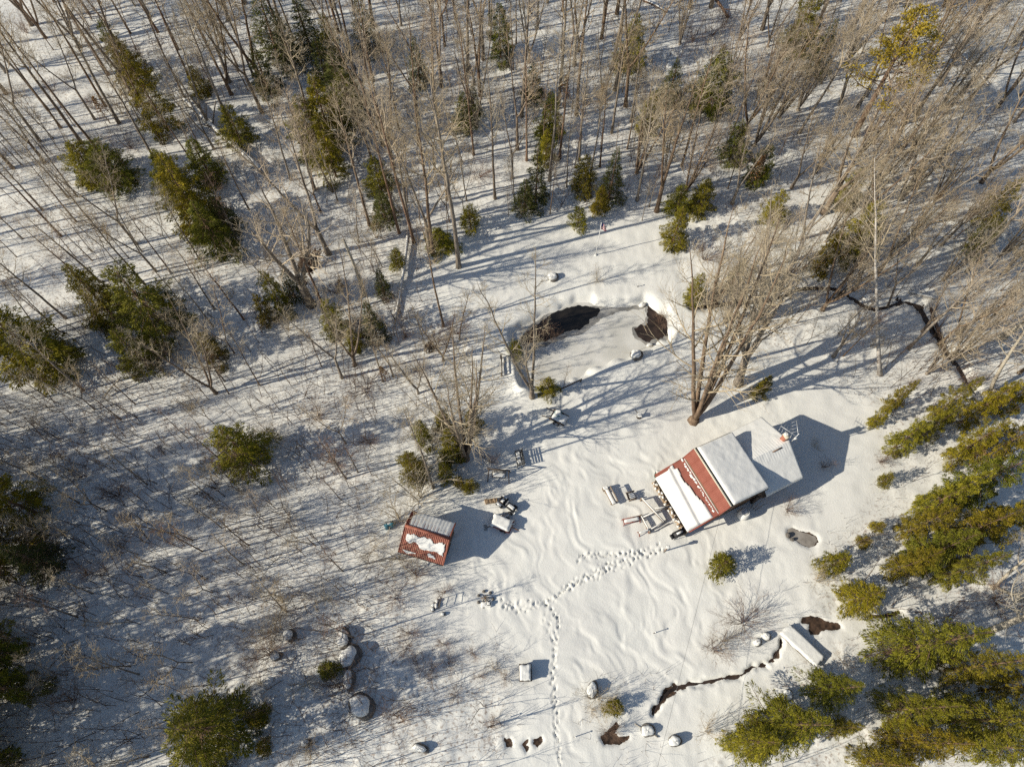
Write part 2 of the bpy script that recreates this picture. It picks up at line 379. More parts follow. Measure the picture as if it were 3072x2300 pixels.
def build_ground():
    fx = spaced([(-85, -16, .42), (-16, 27, .105), (27, 85, .42)])
    fy = spaced([(-12, -3, .35), (-3, 36, .12), (36, 56, .3), (56, 100, .5)])
    nx, ny = len(fx), len(fy)
    X, Y = np.meshgrid(fx, fy, indexing='ij')
    Z = ground_z(X, Y)
    r = np.random.default_rng(3)
    for pts, passes, spread in TRAILS:
        P = gpts(pts)
        seg = np.linalg.norm(np.diff(P, axis=0), axis=1); cum = np.r_[0, np.cumsum(seg)]
        for k in range(passes):
            off = r.normal() * spread; s_ = r.random() * .3; side = 1
            while s_ < cum[-1]:
                x = np.interp(s_, cum, P[:, 0]); y = np.interp(s_, cum, P[:, 1])
                x2 = np.interp(s_ + .3, cum, P[:, 0]); y2 = np.interp(s_ + .3, cum, P[:, 1])
                t = np.array([x2 - x, y2 - y]); t /= np.linalg.norm(t) + 1e-6; n = np.array([-t[1], t[0]])
                off = .93 * off + r.normal() * spread * .4; o = off + side * .09 + r.normal() * .06 * (1 + spread * 3); x += n[0] * o; y += n[1] * o
                i0, i1 = np.searchsorted(fx, [x - .6, x + .6]); j0, j1 = np.searchsorted(fy, [y - .6, y + .6])
                lx = X[i0:i1, j0:j1] - x; ly = Y[i0:i1, j0:j1] - y
                ra = r.uniform(.10, .17); rc = r.uniform(.065, .10); jj = r.normal() * .35; lx, ly = lx * math.cos(jj) - ly * math.sin(jj), lx * math.sin(jj) + ly * math.cos(jj); a = (lx * t[0] + ly * t[1]) / ra; c = (lx * n[0] + ly * n[1]) / rc
                q = np.sqrt(a * a + c * c)
                Z[i0:i1, j0:j1] += -r.uniform(.07, .16) * sstep(1.25, .5, q) + .05 * np.exp(-((q - 1.7) / .4) ** 2) * r.random() * (a > 0)
                s_ += .27 + r.random() * .26; side = -side
    soil = np.zeros(X.shape)
    def mk(d, hw): return sstep(hw + .25, hw - .2, d)
    d, wd = line_d(STREAMP, X, Y); soil = np.maximum(soil, mk(d + .20 * vnoise(X / .45, Y / .45, 25) + .10 * vnoise(X / 1.3, Y / 1.3, 26), wd * .5))
    d, wd = line_d(CREEKP, X, Y); soil = np.maximum(soil, .66 * mk(d + .3 * vnoise(X / .8, Y / .8, 31) + .3, wd * .5))
    d, wd = line_d(BROOK2P, X, Y); soil = np.maximum(soil, mk(d, wd * .5))
    for p in PATCHP: soil = np.maximum(soil, sstep(.22, -.18, poly_sd(p, X, Y)))
    soil = np.maximum(soil, .9 * sstep(.25, -.1, poly_sd(POOLP, X, Y)))
    for (a, b, rr) in ((920, 800, 2.4), (950, 760, 1.6), (905, 850, 1.8), (2700, 905, 1.2), (1090, 1000, 1.3), (1290, 1040, 1.5)):
        c = g(a, b); soil = np.maximum(soil, .62 * sstep(rr, rr * .2, np.hypot(X - c[0], Y - c[1])))
    cm = sstep(-1.0, 1.2, poly_sd(CLEARP, X, Y))
    litter = cm * np.clip(.7 + .8 * fbm(X / 6, Y / 6, 2, 33), 0, 1)
    mb = MB(); 
    q = (np.arange(nx - 1)[:, None] * ny + np.arange(ny - 1)[None]).ravel()
    mb.add(np.c_[X.ravel(), Y.ravel(), Z.ravel()], np.c_[q, q + ny, q + ny + 1, q + 1])
    o = mb.obj("snow_ground", M['ground'], smooth=True); o["kind"] = "structure"
    for nm, val in (("soil", soil), ("litter", litter)):
        at = o.data.attributes.new(nm, 'FLOAT', 'POINT'); at.data.foreach_set("value", val.ravel().astype(np.float32))
    # the land beyond, out to the horizon
    x0, x1, y0, y1 = -85, 85, -12, 100
    ring = [(x0 + 2, y0 + 2), (x1 - 2, y0 + 2), (x1 - 2, y1 - 2), (x0 + 2, y1 - 2)]
    mb = MB(); B = 1600
    v = [(x, y, 0) for x, y in ring] + [(-B, -B, 0), (B, -B, 0), (B, B, 0), (-B, B, 0)]
    v = [(x, y, -.6) for x, y, z in v]
    mb.add(v, [[0, 4, 5, 1], [1, 5, 6, 2], [2, 6, 7, 3], [3, 7, 4, 0]])
    o = mb.obj("distant_snow_field", M['snow']); o["kind"] = "structure"
    # skirt joins the fine sheet to the land beyond
    return fx, fy, Z
GFX, GFY, GZ = build_ground()

def sheet(name, poly, z, m, kind="structure"):
    mb = MB(); mb.add([(x, y, z) for x, y in poly], ngons=[list(range(len(poly)))])
    o = mb.obj(name, m); o["kind"] = kind; return o

def smooth_poly(P, it=2):
    P = np.asarray(P, float)
    for _ in range(it):
        Q = np.roll(P, -1, 0); P = np.stack([.75 * P + .25 * Q, .25 * P + .75 * Q], 1).reshape(-1, 2)
    return P

def ice_mat():
    m = mat("pond_ice", (.60, .59, .54), (.76, .75, .70), .5, .35, .004, 6, spec=.5); return m
M['ice'] = ice_mat()
M['water'] = mat("open_water", (.012, .012, .011), (.028, .024, .02), .8, .12, .002, 3, spec=.5)
M['poolice'] = mat("brown_ice", (.24, .215, .185), (.40, .37, .33), 1.2, .3, .004, 6, spec=.5)
def grow_poly(P, d):
    c = P.mean(0); return c + (P - c) * (1 + d / np.linalg.norm(P - c, axis=1, keepdims=True))
sheet("pond_ice", smooth_poly(grow_poly(PONDP, .5)), ZP, M['ice'])
W1 = [(1560, 1012), (1590, 985), (1632, 958), (1655, 940), (1690, 926), (1725, 918), (1762, 917), (1792, 923), (1803, 935), (1795, 950), (1775, 955), (1768, 968), (1745, 985), (1700, 995), (1670, 1008), (1640, 1022), (1600, 1028), (1570, 1024)]
W2 = [(1938, 925), (1950, 915), (1968, 938), (1990, 945), (2000, 930), (2006, 950), (2000, 985), (2004, 1005), (1985, 1020), (1960, 1022), (1940, 1028), (1925, 1014), (1907, 1006), (1902, 992), (1910, 980), (1936, 974), (1946, 960)]
def ragged(P, amp, seed):
    P = smooth_poly(P, 3); n = len(P); t = np.arange(n); T = np.roll(P, -1, 0) - np.roll(P, 1, 0); Nn = np.c_[T[:, 1], -T[:, 0]] / (np.linalg.norm(T, axis=1, keepdims=True) + 1e-9)
    return P + Nn * (amp * (vnoise(P[:, 0] / .55, P[:, 1] / .55, seed) + .6 * vnoise(P[:, 0] / .22, P[:, 1] / .22, seed + 1)))[:, None]
M['wetice'] = mat("wet_grey_ice", (.20, .195, .18), (.42, .41, .38), .9, .25, .004, 6, spec=.5)
W0 = [(1556, 1020), (1590, 975), (1640, 942), (1720, 914), (1800, 922), (1860, 921), (1930, 914), (1935, 926), (1870, 934), (1820, 944), (1790, 972), (1745, 1002), (1690, 1014), (1640, 1040), (1590, 1046), (1562, 1040)]
sheet("wet_ice", ragged(gpts(W0, ZP), .12, 61), ZP + .004, M['wetice'])
sheet("open_water", ragged(gpts(W1, ZP), .14, 63), ZP + .008, M['water'])
M['shallow'] = mat("shallow_brown_water", (.028, .021, .017), (.06, .042, .032), 1.5, .2, .004, 4, spec=.5)
sheet("wet_ice", ragged(grow_poly(gpts(W2, ZP), .3), .15, 71), ZP + .004, M['wetice'])
sheet("open_water", ragged(gpts(W2, ZP), .16, 65), ZP + .008, M['shallow'])
sheet("frozen_pool", smooth_poly(grow_poly(POOLP, .1)), gz(*POOLP.mean(0)) + .06, M['poolice'])

# ------------------------------------------------------------------ plants: bare trees
def unit(v): return v / (np.linalg.norm(v, axis=-1, keepdims=True) + 1e-9)

def grow(P, R, L, idx, t, ang, length, n, r, up=.25, wig=.12, rr=.6, rmin=.006, az=None):
    """children of the branches P[idx] at position t; returns points, radii, lengths"""
    B = len(idx); npar = P.shape[1]
    f = t * (npar - 1); i0 = np.minimum(f.astype(int), npar - 2); fr = (f - i0)[:, None]
    A = P[idx, i0]; C = P[idx, i0 + 1]; base = A + (C - A) * fr; T = unit(C - A)
    pr = R[idx, i0] + (R[idx, i0 + 1] - R[idx, i0]) * fr[:, 0]
    rnd = unit(r.normal(size=(B, 3)))
    if az is not None: rnd = np.stack([np.cos(az), np.sin(az), np.zeros(B)], -1)
    perp = unit(rnd - (rnd * T).sum(-1, keepdims=True) * T)
    d = unit(np.cos(ang)[:, None] * T + np.sin(ang)[:, None] * perp)
    out = [base]; step = (length / (n - 1))[:, None]
    for k in range(n - 1):
        out.append(out[-1] + d * step)
        d = unit(d + np.array([0, 0, up]) + wig * r.normal(size=(B, 3)))
    Q = np.stack(out, 1)
    r0 = np.minimum(pr * rr, length * .022 + .004)
    tt = np.linspace(0, 1, n)[None]
    RR = np.maximum(r0[:, None] * (1 - .8 * tt), rmin * (1 - .5 * tt))
    return Q, RR, length

def bare_tree_mesh(seed, h=18.0, crown=.45, r0=.17, forks=1, spread=.26, dens=1.0, twigs=5, lean=.03, trunk_k=7, sub=1.0, lead=None, up1=.22, ang1=(38, 62), rt=.0085):
    r = np.random.default_rng(seed); n = 14
    z = np.linspace(0, 1, n)
    lx, ly = r.normal(size=2) * lean * h
    wob = np.cumsum(r.normal(size=(n, 2)) * .012 * h / n ** .5, axis=0) * z[:, None]
    st = []
    if forks == 1:
        P = np.c_[lx * z ** 1.4 + wob[:, 0], ly * z ** 1.4 + wob[:, 1], z * h]; st.append((P, r0 * (1 - z) ** .75 + .014))
    else:
        zf = h * r.uniform(.04, .32) if forks < 4 else h * .02
        base = np.array([lx * .1, ly * .1, zf])
        a0 = r.uniform(0, 6.28)
        P = np.linspace([0, 0, 0], base, 5); st.append((P, np.linspace(r0 * 1.15, r0 * .95, 5)))
        for f in range(forks):
            a = a0 + f * 6.283 / forks + r.normal() * .3; sp = (lead or spread) * h * r.uniform(.45, 1.0)
            hh = (h - zf) * r.uniform(.78, 1.0)
            w2 = np.cumsum(r.normal(size=(n, 2)) * .014 * h / n ** .5, axis=0) * z[:, None]
            P = np.c_[base[0] + math.cos(a) * sp * z ** .8 + w2[:, 0], base[1] + math.sin(a) * sp * z ** .8 + w2[:, 1], zf + z * hh]
            st.append((P, r0 * (.62 if forks < 4 else .5) * (1 - z) ** .8 + .012))
    mt = MB(); mc = MB()
    for P, R in st:
        # root flare
        if P[0, 2] == 0: R = R.copy(); R[0] *= 1.35
        mt.tube(P, R, trunk_k)
    leaders = [s for s in st if len(s[0]) == n]
    PP = np.stack([s[0] for s in leaders]); RP = np.stack([s[1] for s in leaders])
    c0 = crown if forks == 1 else max(.18, crown * .7)
    nb = int(26 * dens * (1 if forks == 1 else .62))
    idx = np.repeat(np.arange(len(leaders)), nb); B = len(idx)
    t = c0 + (1 - c0) * (np.tile(np.arange(nb), len(leaders)) / nb) ** .9 * .98 + r.normal(size=B) * .01
    t = np.clip(t, .05, .985)
    az = np.arange(B) * 2.4 + r.normal(size=B) * .5
    rel = (t - c0) / (1 - c0)
    prof = (1 - rel) ** .7 * (.55 + .45 * sstep(0, .25, rel)) + .12
    ln = spread * h * prof * r.uniform(.6, 1.15, B) * (1 if forks == 1 else .75)
    ang = np.radians(r.uniform(ang1[0], ang1[1], B))
    P1, R1, L1 = grow(PP, RP, None, idx, t, ang, ln, 6, r, up=up1, wig=.10, rr=.55, az=az)
    V, Q = tubes(P1, R1, 4); mc.add(V, Q)
    # a few dead stubs below the crown
    m = max(1, int(7 * sub))
    idx2 = np.repeat(np.arange(B), m); t2 = np.clip(np.tile((np.arange(m) + .6) / m, B) * .8 + .18 + r.normal(size=B * m) * .05, .1, .98)
    l2 = L1[idx2] * r.uniform(.3, .6, len(idx2)) * (1.1 - .6 * t2) + .25
    P2, R2, L2 = grow(P1, R1, L1, idx2, t2, np.radians(r.uniform(28, 58, len(idx2))), l2, 4, r, up=.14, wig=.16, rr=.6, rmin=.009)
    V, Q = tubes(P2, R2, 3); mc.add(V, Q)
    idx3 = np.repeat(np.arange(len(idx2)), twigs); t3 = np.clip(r.uniform(.15, 1.0, len(idx3)), .1, .99)
    l3 = np.clip(L2[idx3] * r.uniform(.35, .7, len(idx3)), .25, 1.3)
    P3, R3, L3 = grow(P2, R2, L2, idx3, t3, np.radians(r.uniform(22, 55, len(idx3))), l3, 3, r, up=.12, wig=.2, rr=.8, rmin=rt)
    V, Q = tubes(P3, R3, 3); mc.add(V, Q)
    return mt, mc

def shrub_mesh(seed, h=2.6, stems=16, wide=1.0, tw=4):
    r = np.random.default_rng(seed); n = 6
    az = r.uniform(0, 6.28, stems); an = np.radians(r.uniform(6, 58, stems)) * wide
    L = h * r.uniform(.6, 1.1, stems)
    P0 = np.zeros((1, 2, 3)); P0[0, 1, 2] = .05; R0 = np.full((1, 2), .05)
    base = np.c_[np.cos(az), np.sin(az)] * (.05 + .12 * r.random((stems, 1))) * h * .4
    d = np.c_[np.cos(az) * np.sin(an), np.sin(az) * np.sin(an), np.cos(an)]
    pts = [np.c_[base, np.zeros(stems)]]
    for k in range(n - 1):
        pts.append(pts[-1] + d * (L / (n - 1))[:, None]); d = unit(d + np.array([0, 0, -.02]) + .11 * r.normal(size=(stems, 3)))
    P1 = np.stack(pts, 1); tt = np.linspace(0, 1, n)[None]; R1 = np.maximum((.006 + .006 * L)[:, None] * (1 - .8 * tt), .006)
    mb = MB(); V, Q = tubes(P1, R1, 3); mb.add(V, Q)
    idx = np.repeat(np.arange(stems), 6); t = r.uniform(.25, .98, len(idx))
    P2, R2, L2 = grow(P1, R1, L, idx, t, np.radians(r.uniform(18, 50, len(idx))), L[idx] * r.uniform(.25, .5, len(idx)), 4, r, up=.08, wig=.15, rr=.7, rmin=.007)
    V, Q = tubes(P2, R2, 3); mb.add(V, Q)
    idx = np.repeat(np.arange(len(P2)), tw); t = r.uniform(.2, .98, len(idx))
    P3, R3, _ = grow(P2, R2, L2, idx, t, np.radians(r.uniform(18, 50, len(idx))), L2[idx] * r.uniform(.3, .6, len(idx)), 3, r, up=.05, wig=.15, rr=.8, rmin=.006)
    V, Q = tubes(P3, R3, 3); mb.add(V, Q)
    return mb

# ------------------------------------------------------------------ plants: evergreens (unit height, unit radius; scaled when placed)
def sprays(mb, C, D, L, W, droop, r):
    """kite-shaped needle sprays at C pointing along D"""
    B = len(C); side = unit(np.cross(D, np.array([0, 0, 1.0])) + .75 * r.normal(size=(B, 3)))
    tip = C + D * L[:, None] + np.array([0, 0, -1.0]) * (droop * L)[:, None]
    mid = C + D * (L * .45)[:, None] + np.array([0, 0, .04]) * L[:, None]
    a = mid + side * W[:, None]; b = mid - side * W[:, None]
    v = np.stack([C, a, tip, b], 1).reshape(-1, 3); k = np.arange(B) * 4
    mb.add(v, tris=np.concatenate([np.c_[k, k + 1, k + 2], np.c_[k, k + 2, k + 3]]))

def evergreen_mesh(seed, R=2.6, h=9.0, limbs=110, per=34, top=.8, low=.06, rise=0.0, dens_tip=.35, sp=(.20, .42), w=.23, jag=.3, droop=.3, vs=.13, lat=.3):
    r = np.random.default_rng(seed); n = 5
    mt = MB(); z = np.linspace(0, 1, 8)
    mt.tube(np.c_[.06 * r.normal() * z, .06 * r.normal() * z, z * h * .985], .018 * h * (1 - z) + .012, 6)
    t = low + (1 - low) * (np.arange(limbs) / limbs) ** 1.05 * .985
    az = np.arange(limbs) * 2.4 + r.normal(size=limbs) * .35
    sect = 1 + .22 * np.sin(az * 2 + r.uniform(0, 6)) * r.random() + .15 * np.sin(az * 3 + r.uniform(0, 6))
    L = R * np.clip((1 - t) ** top, .03, 1) * sect * (1 - jag + 2 * jag * r.random(limbs) * .8) * np.where(t < .18, .78 + 1.2 * t, 1)
    el = np.radians(-8 + 38 * t + rise + r.normal(size=limbs) * 7)
    d = np.c_[np.cos(az) * np.cos(el), np.sin(az) * np.cos(el), np.sin(el)]
    pts = [np.c_[np.zeros((limbs, 2)), t * h]]
    for k in range(n - 1):
        pts.append(pts[-1] + d * (L / (n - 1))[:, None]); d = unit(d + np.array([0, 0, -.06 * droop / .3]) + .06 * r.normal(size=(limbs, 3)))
    P = np.stack(pts, 1); RR = np.maximum((.012 * L + .008)[:, None] * (1 - .8 * np.linspace(0, 1, n))[None], .006)
    V, Q = tubes(P, RR, 3); mt.add(V, Q)
    mc = MB(); cnt = np.maximum(5, (per * (L / R) ** .9 * 1.15).astype(int))
    idx = np.repeat(np.arange(limbs), cnt); B = len(idx)
    u = 1 - (1 - dens_tip) * r.random(B) ** 1.0 * np.where(r.random(B) < .8, .95, 1.2)
    u = np.clip(u, .12, 1)
    f = u * (n - 1); i0 = np.minimum(f.astype(int), n - 2); fr = (f - i0)[:, None]
    A = P[idx, i0]; C_ = P[idx, i0 + 1]; T = unit(C_ - A)
    sd_ = unit(np.cross(T, np.array([0, 0, 1.0]))) * np.where(r.random(B) < .5, 1, -1)[:, None]
    wd = (L[idx] * lat * (1.12 - u) ** .8 + .06) * r.random(B) ** .8
    base = A + (C_ - A) * fr + sd_ * wd[:, None] + np.array([0, 0, 1.0]) * (r.normal(size=B) * vs - wd * .12)[:, None]
    D = unit(T * r.uniform(.45, 1.1, (B, 1)) + sd_ * r.uniform(.2, .9, (B, 1)) + .22 * r.normal(size=(B, 3)) + np.array([0, 0, .05]))
    Ls = r.uniform(sp[0], sp[1], B) * (.7 + .3 * (1 - t[idx]))
    sprays(mc, base, D, Ls, Ls * w, np.full(B, droop), r)
    return mt, mc

def pine_mesh(seed, h=15.0, R=4.2):
    r = np.random.default_rng(seed); mt = MB(); mc = MB(); z = np.linspace(0, 1, 9)
    mt.tube(np.c_[.3 * z, -.2 * z, z * h], .02 * h * (1 - z) + .03, 7)
    nb = 34; t = .42 + .57 * np.arange(nb) / nb; az = np.arange(nb) * 2.4 + r.normal(size=nb) * .5
    L = R * (1.12 - (t - .42) / .58) ** .6 * r.uniform(.45, 1.05, nb)
    el = np.radians(r.uniform(0, 22, nb)); d = np.c_[np.cos(az) * np.cos(el), np.sin(az) * np.cos(el), np.sin(el)]
    pts = [np.c_[np.zeros((nb, 2)), t * h]]
    for k in range(5):
        pts.append(pts[-1] + d * (L / 5)[:, None]); d = unit(d + np.array([0, 0, .06]) + .12 * r.normal(size=(nb, 3)))
    P = np.stack(pts, 1); RR = (.016 * L + .012)[:, None] * (1 - .75 * np.linspace(0, 1, 6))[None]
    V, Q = tubes(P, RR, 4); mt.add(V, Q)
    idx = np.repeat(np.arange(nb), 8); tt = r.uniform(.4, 1, len(idx))
    P2, R2, L2 = grow(P, RR, L, idx, tt, np.radians(r.uniform(25, 65, len(idx))), L[idx] * r.uniform(.15, .38, len(idx)), 3, r, up=.1, wig=.15)
    V, Q = tubes(P2, R2, 3); mt.add(V, Q)
    idx = np.repeat(np.arange(len(P2)), 22); B = len(idx)
    c = P2[idx, 2] + .22 * r.normal(size=(B, 3)) * np.array([1, 1, .55]) - (P2[idx, 2] - P2[idx, 1]) * r.random((B, 1))
    D = unit(r.normal(size=(B, 3)) + np.array([0, 0, .6])); Ls = r.uniform(.16, .32, B)
    sprays(mc, c, D, Ls, Ls * .26, np.full(B, .05), r)
    return mt, mc

# prototypes live outside the scene collection: meshes only
def proto_pair(mt, mc, nm, bark, leaf):
    a = mt.mesh(nm + "_trunk", True); a.materials.append(bark); b = mc.mesh(nm + "_crown"); b.materials.append(leaf); return a, b

TALL = [proto_pair(*bare_tree_mesh(100 + i, h=18, crown=[.42, .5, .38, .55, .45, .6, .4][i], r0=[.15, .17, .19, .13, .16, .12, .2][i], forks=[1, 1, 2, 1, 2, 1, 3][i], spread=[.21, .19, .2, .17, .22, .16, .2][i], dens=[.9, .8, .9, .8, .9, .7, .9][i], twigs=[4, 3, 4, 3, 4, 3, 4][i]), "tall_tree", M['redbark'] if i in (3,) else M['bark'], M['twig']) for i in range(7)]
WIDE = [proto_pair(*bare_tree_mesh(140 + i, h=16, crown=.3, r0=.3, forks=[6, 3, 5][i], spread=[.33, .30, .30][i], lead=.17, dens=.85, twigs=3, lean=.02, ang1=(40, 70), up1=.16), "broad_tree", M['bark'], M['twig']) for i in range(3)]
BIRCH = [proto_pair(*bare_tree_mesh(150, h=18, crown=.5, r0=.15, forks=1, spread=.2, dens=.9), "birch", M['birch'], M['twig'])]
PALE = [proto_pair(*bare_tree_mesh(155 + i, h=18, crown=.36, r0=.28, forks=[1, 2][i], spread=.32, dens=1.1, ang1=(45, 75), up1=.12, rt=.011), "pale_tree", M['palebark'], M['palebark']) for i in range(2)]
SAP = [proto_pair(*bare_tree_mesh(170 + i, h=7, crown=.34, r0=.04, forks=[1, 1, 2, 1][i], spread=[.2, .15, .22, .12][i], dens=[.6, .5, .7, .42][i], twigs=4, lean=.07, trunk_k=5, sub=.7, rt=.0065), "sapling", M['bark'], M['redtwig'] if i == 1 else M['twig']) for i in range(4)]
STUB = []
SHR = []
for i in range(4):
    me = shrub_mesh(190 + i, 2.4, [16, 22, 12, 26][i], [1, .8, .6, 1.1][i]).mesh("shrub"); me.materials.append(M['redtwig'] if i % 2 else M['twig']); SHR.append(me)
HEM = [proto_pair(*evergreen_mesh(210 + i, 1 * 2.7, 9, limbs=[92, 100, 86, 96][i], per=185, top=[.58, .66, .5, .72][i], jag=.46, sp=(.15, .36), w=.13, vs=.09, lat=.36), "hemlock", M['redbark'], M['needle']) for i in range(4)]
SPR = [proto_pair(*evergreen_mesh(230 + i, 2.0, 8, limbs=100, per=100, top=.95, rise=-4, jag=.3, w=.13, sp=(.14, .3), vs=.05, lat=.34), "spruce", M['redbark'], M['spruce']) for i in range(2)]
FIR = [proto_pair(*evergreen_mesh(240 + i, 3.1, 12, limbs=125, per=200, top=[.8, .9, .72][i], jag=.34, rise=3, sp=(.15, .34), w=.13, vs=.08, lat=.34), "fir", M['redbark'], M['needle']) for i in range(3)]
YEW = [proto_pair(*evergreen_mesh(250 + i, 1.1, 2.4, limbs=60, per=90, top=.42, jag=.3, sp=(.09, .22), w=.14, rise=18, vs=.06, lat=.4), "young_evergreen", M['redbark'], M['needle']) for i in range(2)]
PINE = [proto_pair(*pine_mesh(260), "white_pine", M['redbark'], M['pine'])]
HDIM = {'hem': (2.7, 9.0), 'spr': (2.0, 8.0), 'fir': (3.1, 12.0), 'yew': (1.1, 2.4), 'pine': (4.2, 15.0)}
BOOK = {'hem': HEM, 'spr': SPR, 'fir': FIR, 'yew': YEW, 'pine': PINE}
ROOTS = {}

def place_pair(name, pair, cat, label, group, loc, rotz, sc):
    key = (name, pair[0].name)
    if key not in ROOTS:
        t = thing(name, label, cat, loc, rotz, group); t.scale = sc
        child("trunk", pair[0], t); child("crown", pair[1], t); ROOTS[key] = t; return t
    return dup(ROOTS[key], loc, rotz, sc, label, group)

def place_single(name, me, cat, label, group, loc, rotz, sc):
    if me.name not in ROOTS:
        t = thing(name, label, cat, loc, rotz, group, me); t.scale = sc; ROOTS[me.name] = t; return t
    return dup(ROOTS[me.name], loc, rotz, sc, label, group)
# ------------------------------------------------------------------ planting
def off_clear(x, y, m): return float(poly_sd(CLEARP, np.array([x]), np.array([y]))[0]) > m
FRAMEP = gpts([(0, 0), (3072, 0), (3072, 2300), (0, 2300)])
def pix(x, y, z=0.0):
    c, s = math.cos(TILT), math.sin(TILT); v = np.array([x, y, z - H])
    yy = v[1] * c + v[2] * s; zz = -v[1] * s + v[2] * c
    return 1536 + FPX * v[0] / -zz, 1150 - FPX * yy / -zz
def zone(px, py):
    if py < 700:
        if px < 560: return "far left corner of the woods"
        if px < 1060: return "upper left woods"
        if px < 1560: return "woods above the fallen birch log"
        if px < 2060: return "woods behind the flagpole"
        if px < 2560: return "upper right woods"
        return "far right corner of the woods"
    if px < 1000 and py < 1080: return "left woods round the dark hemlocks"
    if px < 1480 and py < 1300: return "thicket between the left woods and the pond"
    if px < 1300: return "shaded thicket left of the shed" if py < 1780 else "lower left thicket by the boulders"
    if px > 2560 and py < 1330: return "woods along the right edge"
    if px > 1950 and py < 1300: return "trees between the pond and the right creek"
    return "lower right corner below the cabin"
CNT = {}
def plant_bare(x, y, h, pair, label=None, group=None, wide=1.0, rz=None, cat="bare tree", name="bare_tree", hp=18.0, top=None):
    px, py = pix(x, y); z = zone(px, py)
    if label is None:
        label = {"bare_tree": "bare tree standing in the %s", "sapling": "thin bare sapling in the %s"}[name] % z
        group = {"bare_tree": "bare trees in the %s", "sapling": "saplings in the %s"}[name] % z
    s = h / hp; q = wide * s * float(RNG.uniform(.9, 1.12))
    CNT[name] = CNT.get(name, 0) + 1
    rot = (float(RNG.normal() * .035), float(RNG.normal() * .035), float(RNG.uniform(0, 6.28)))
    if top is not None:
        d = Vector((top[0] - x, top[1] - y, h)); e = d.to_track_quat('Z', 'Y').to_euler(); rot = (e[0], e[1], e[2]); s = d.length / hp; q = wide * s
    return place_pair(name, pair, cat, label, group, (x, y, gz(x, y) - .08), rot, (q, q, s))
TAKEN = []
def free(x, y, d):
    for a, b in TAKEN:
        if (a - x) ** 2 + (b - y) ** 2 < d * d: return False
    return True

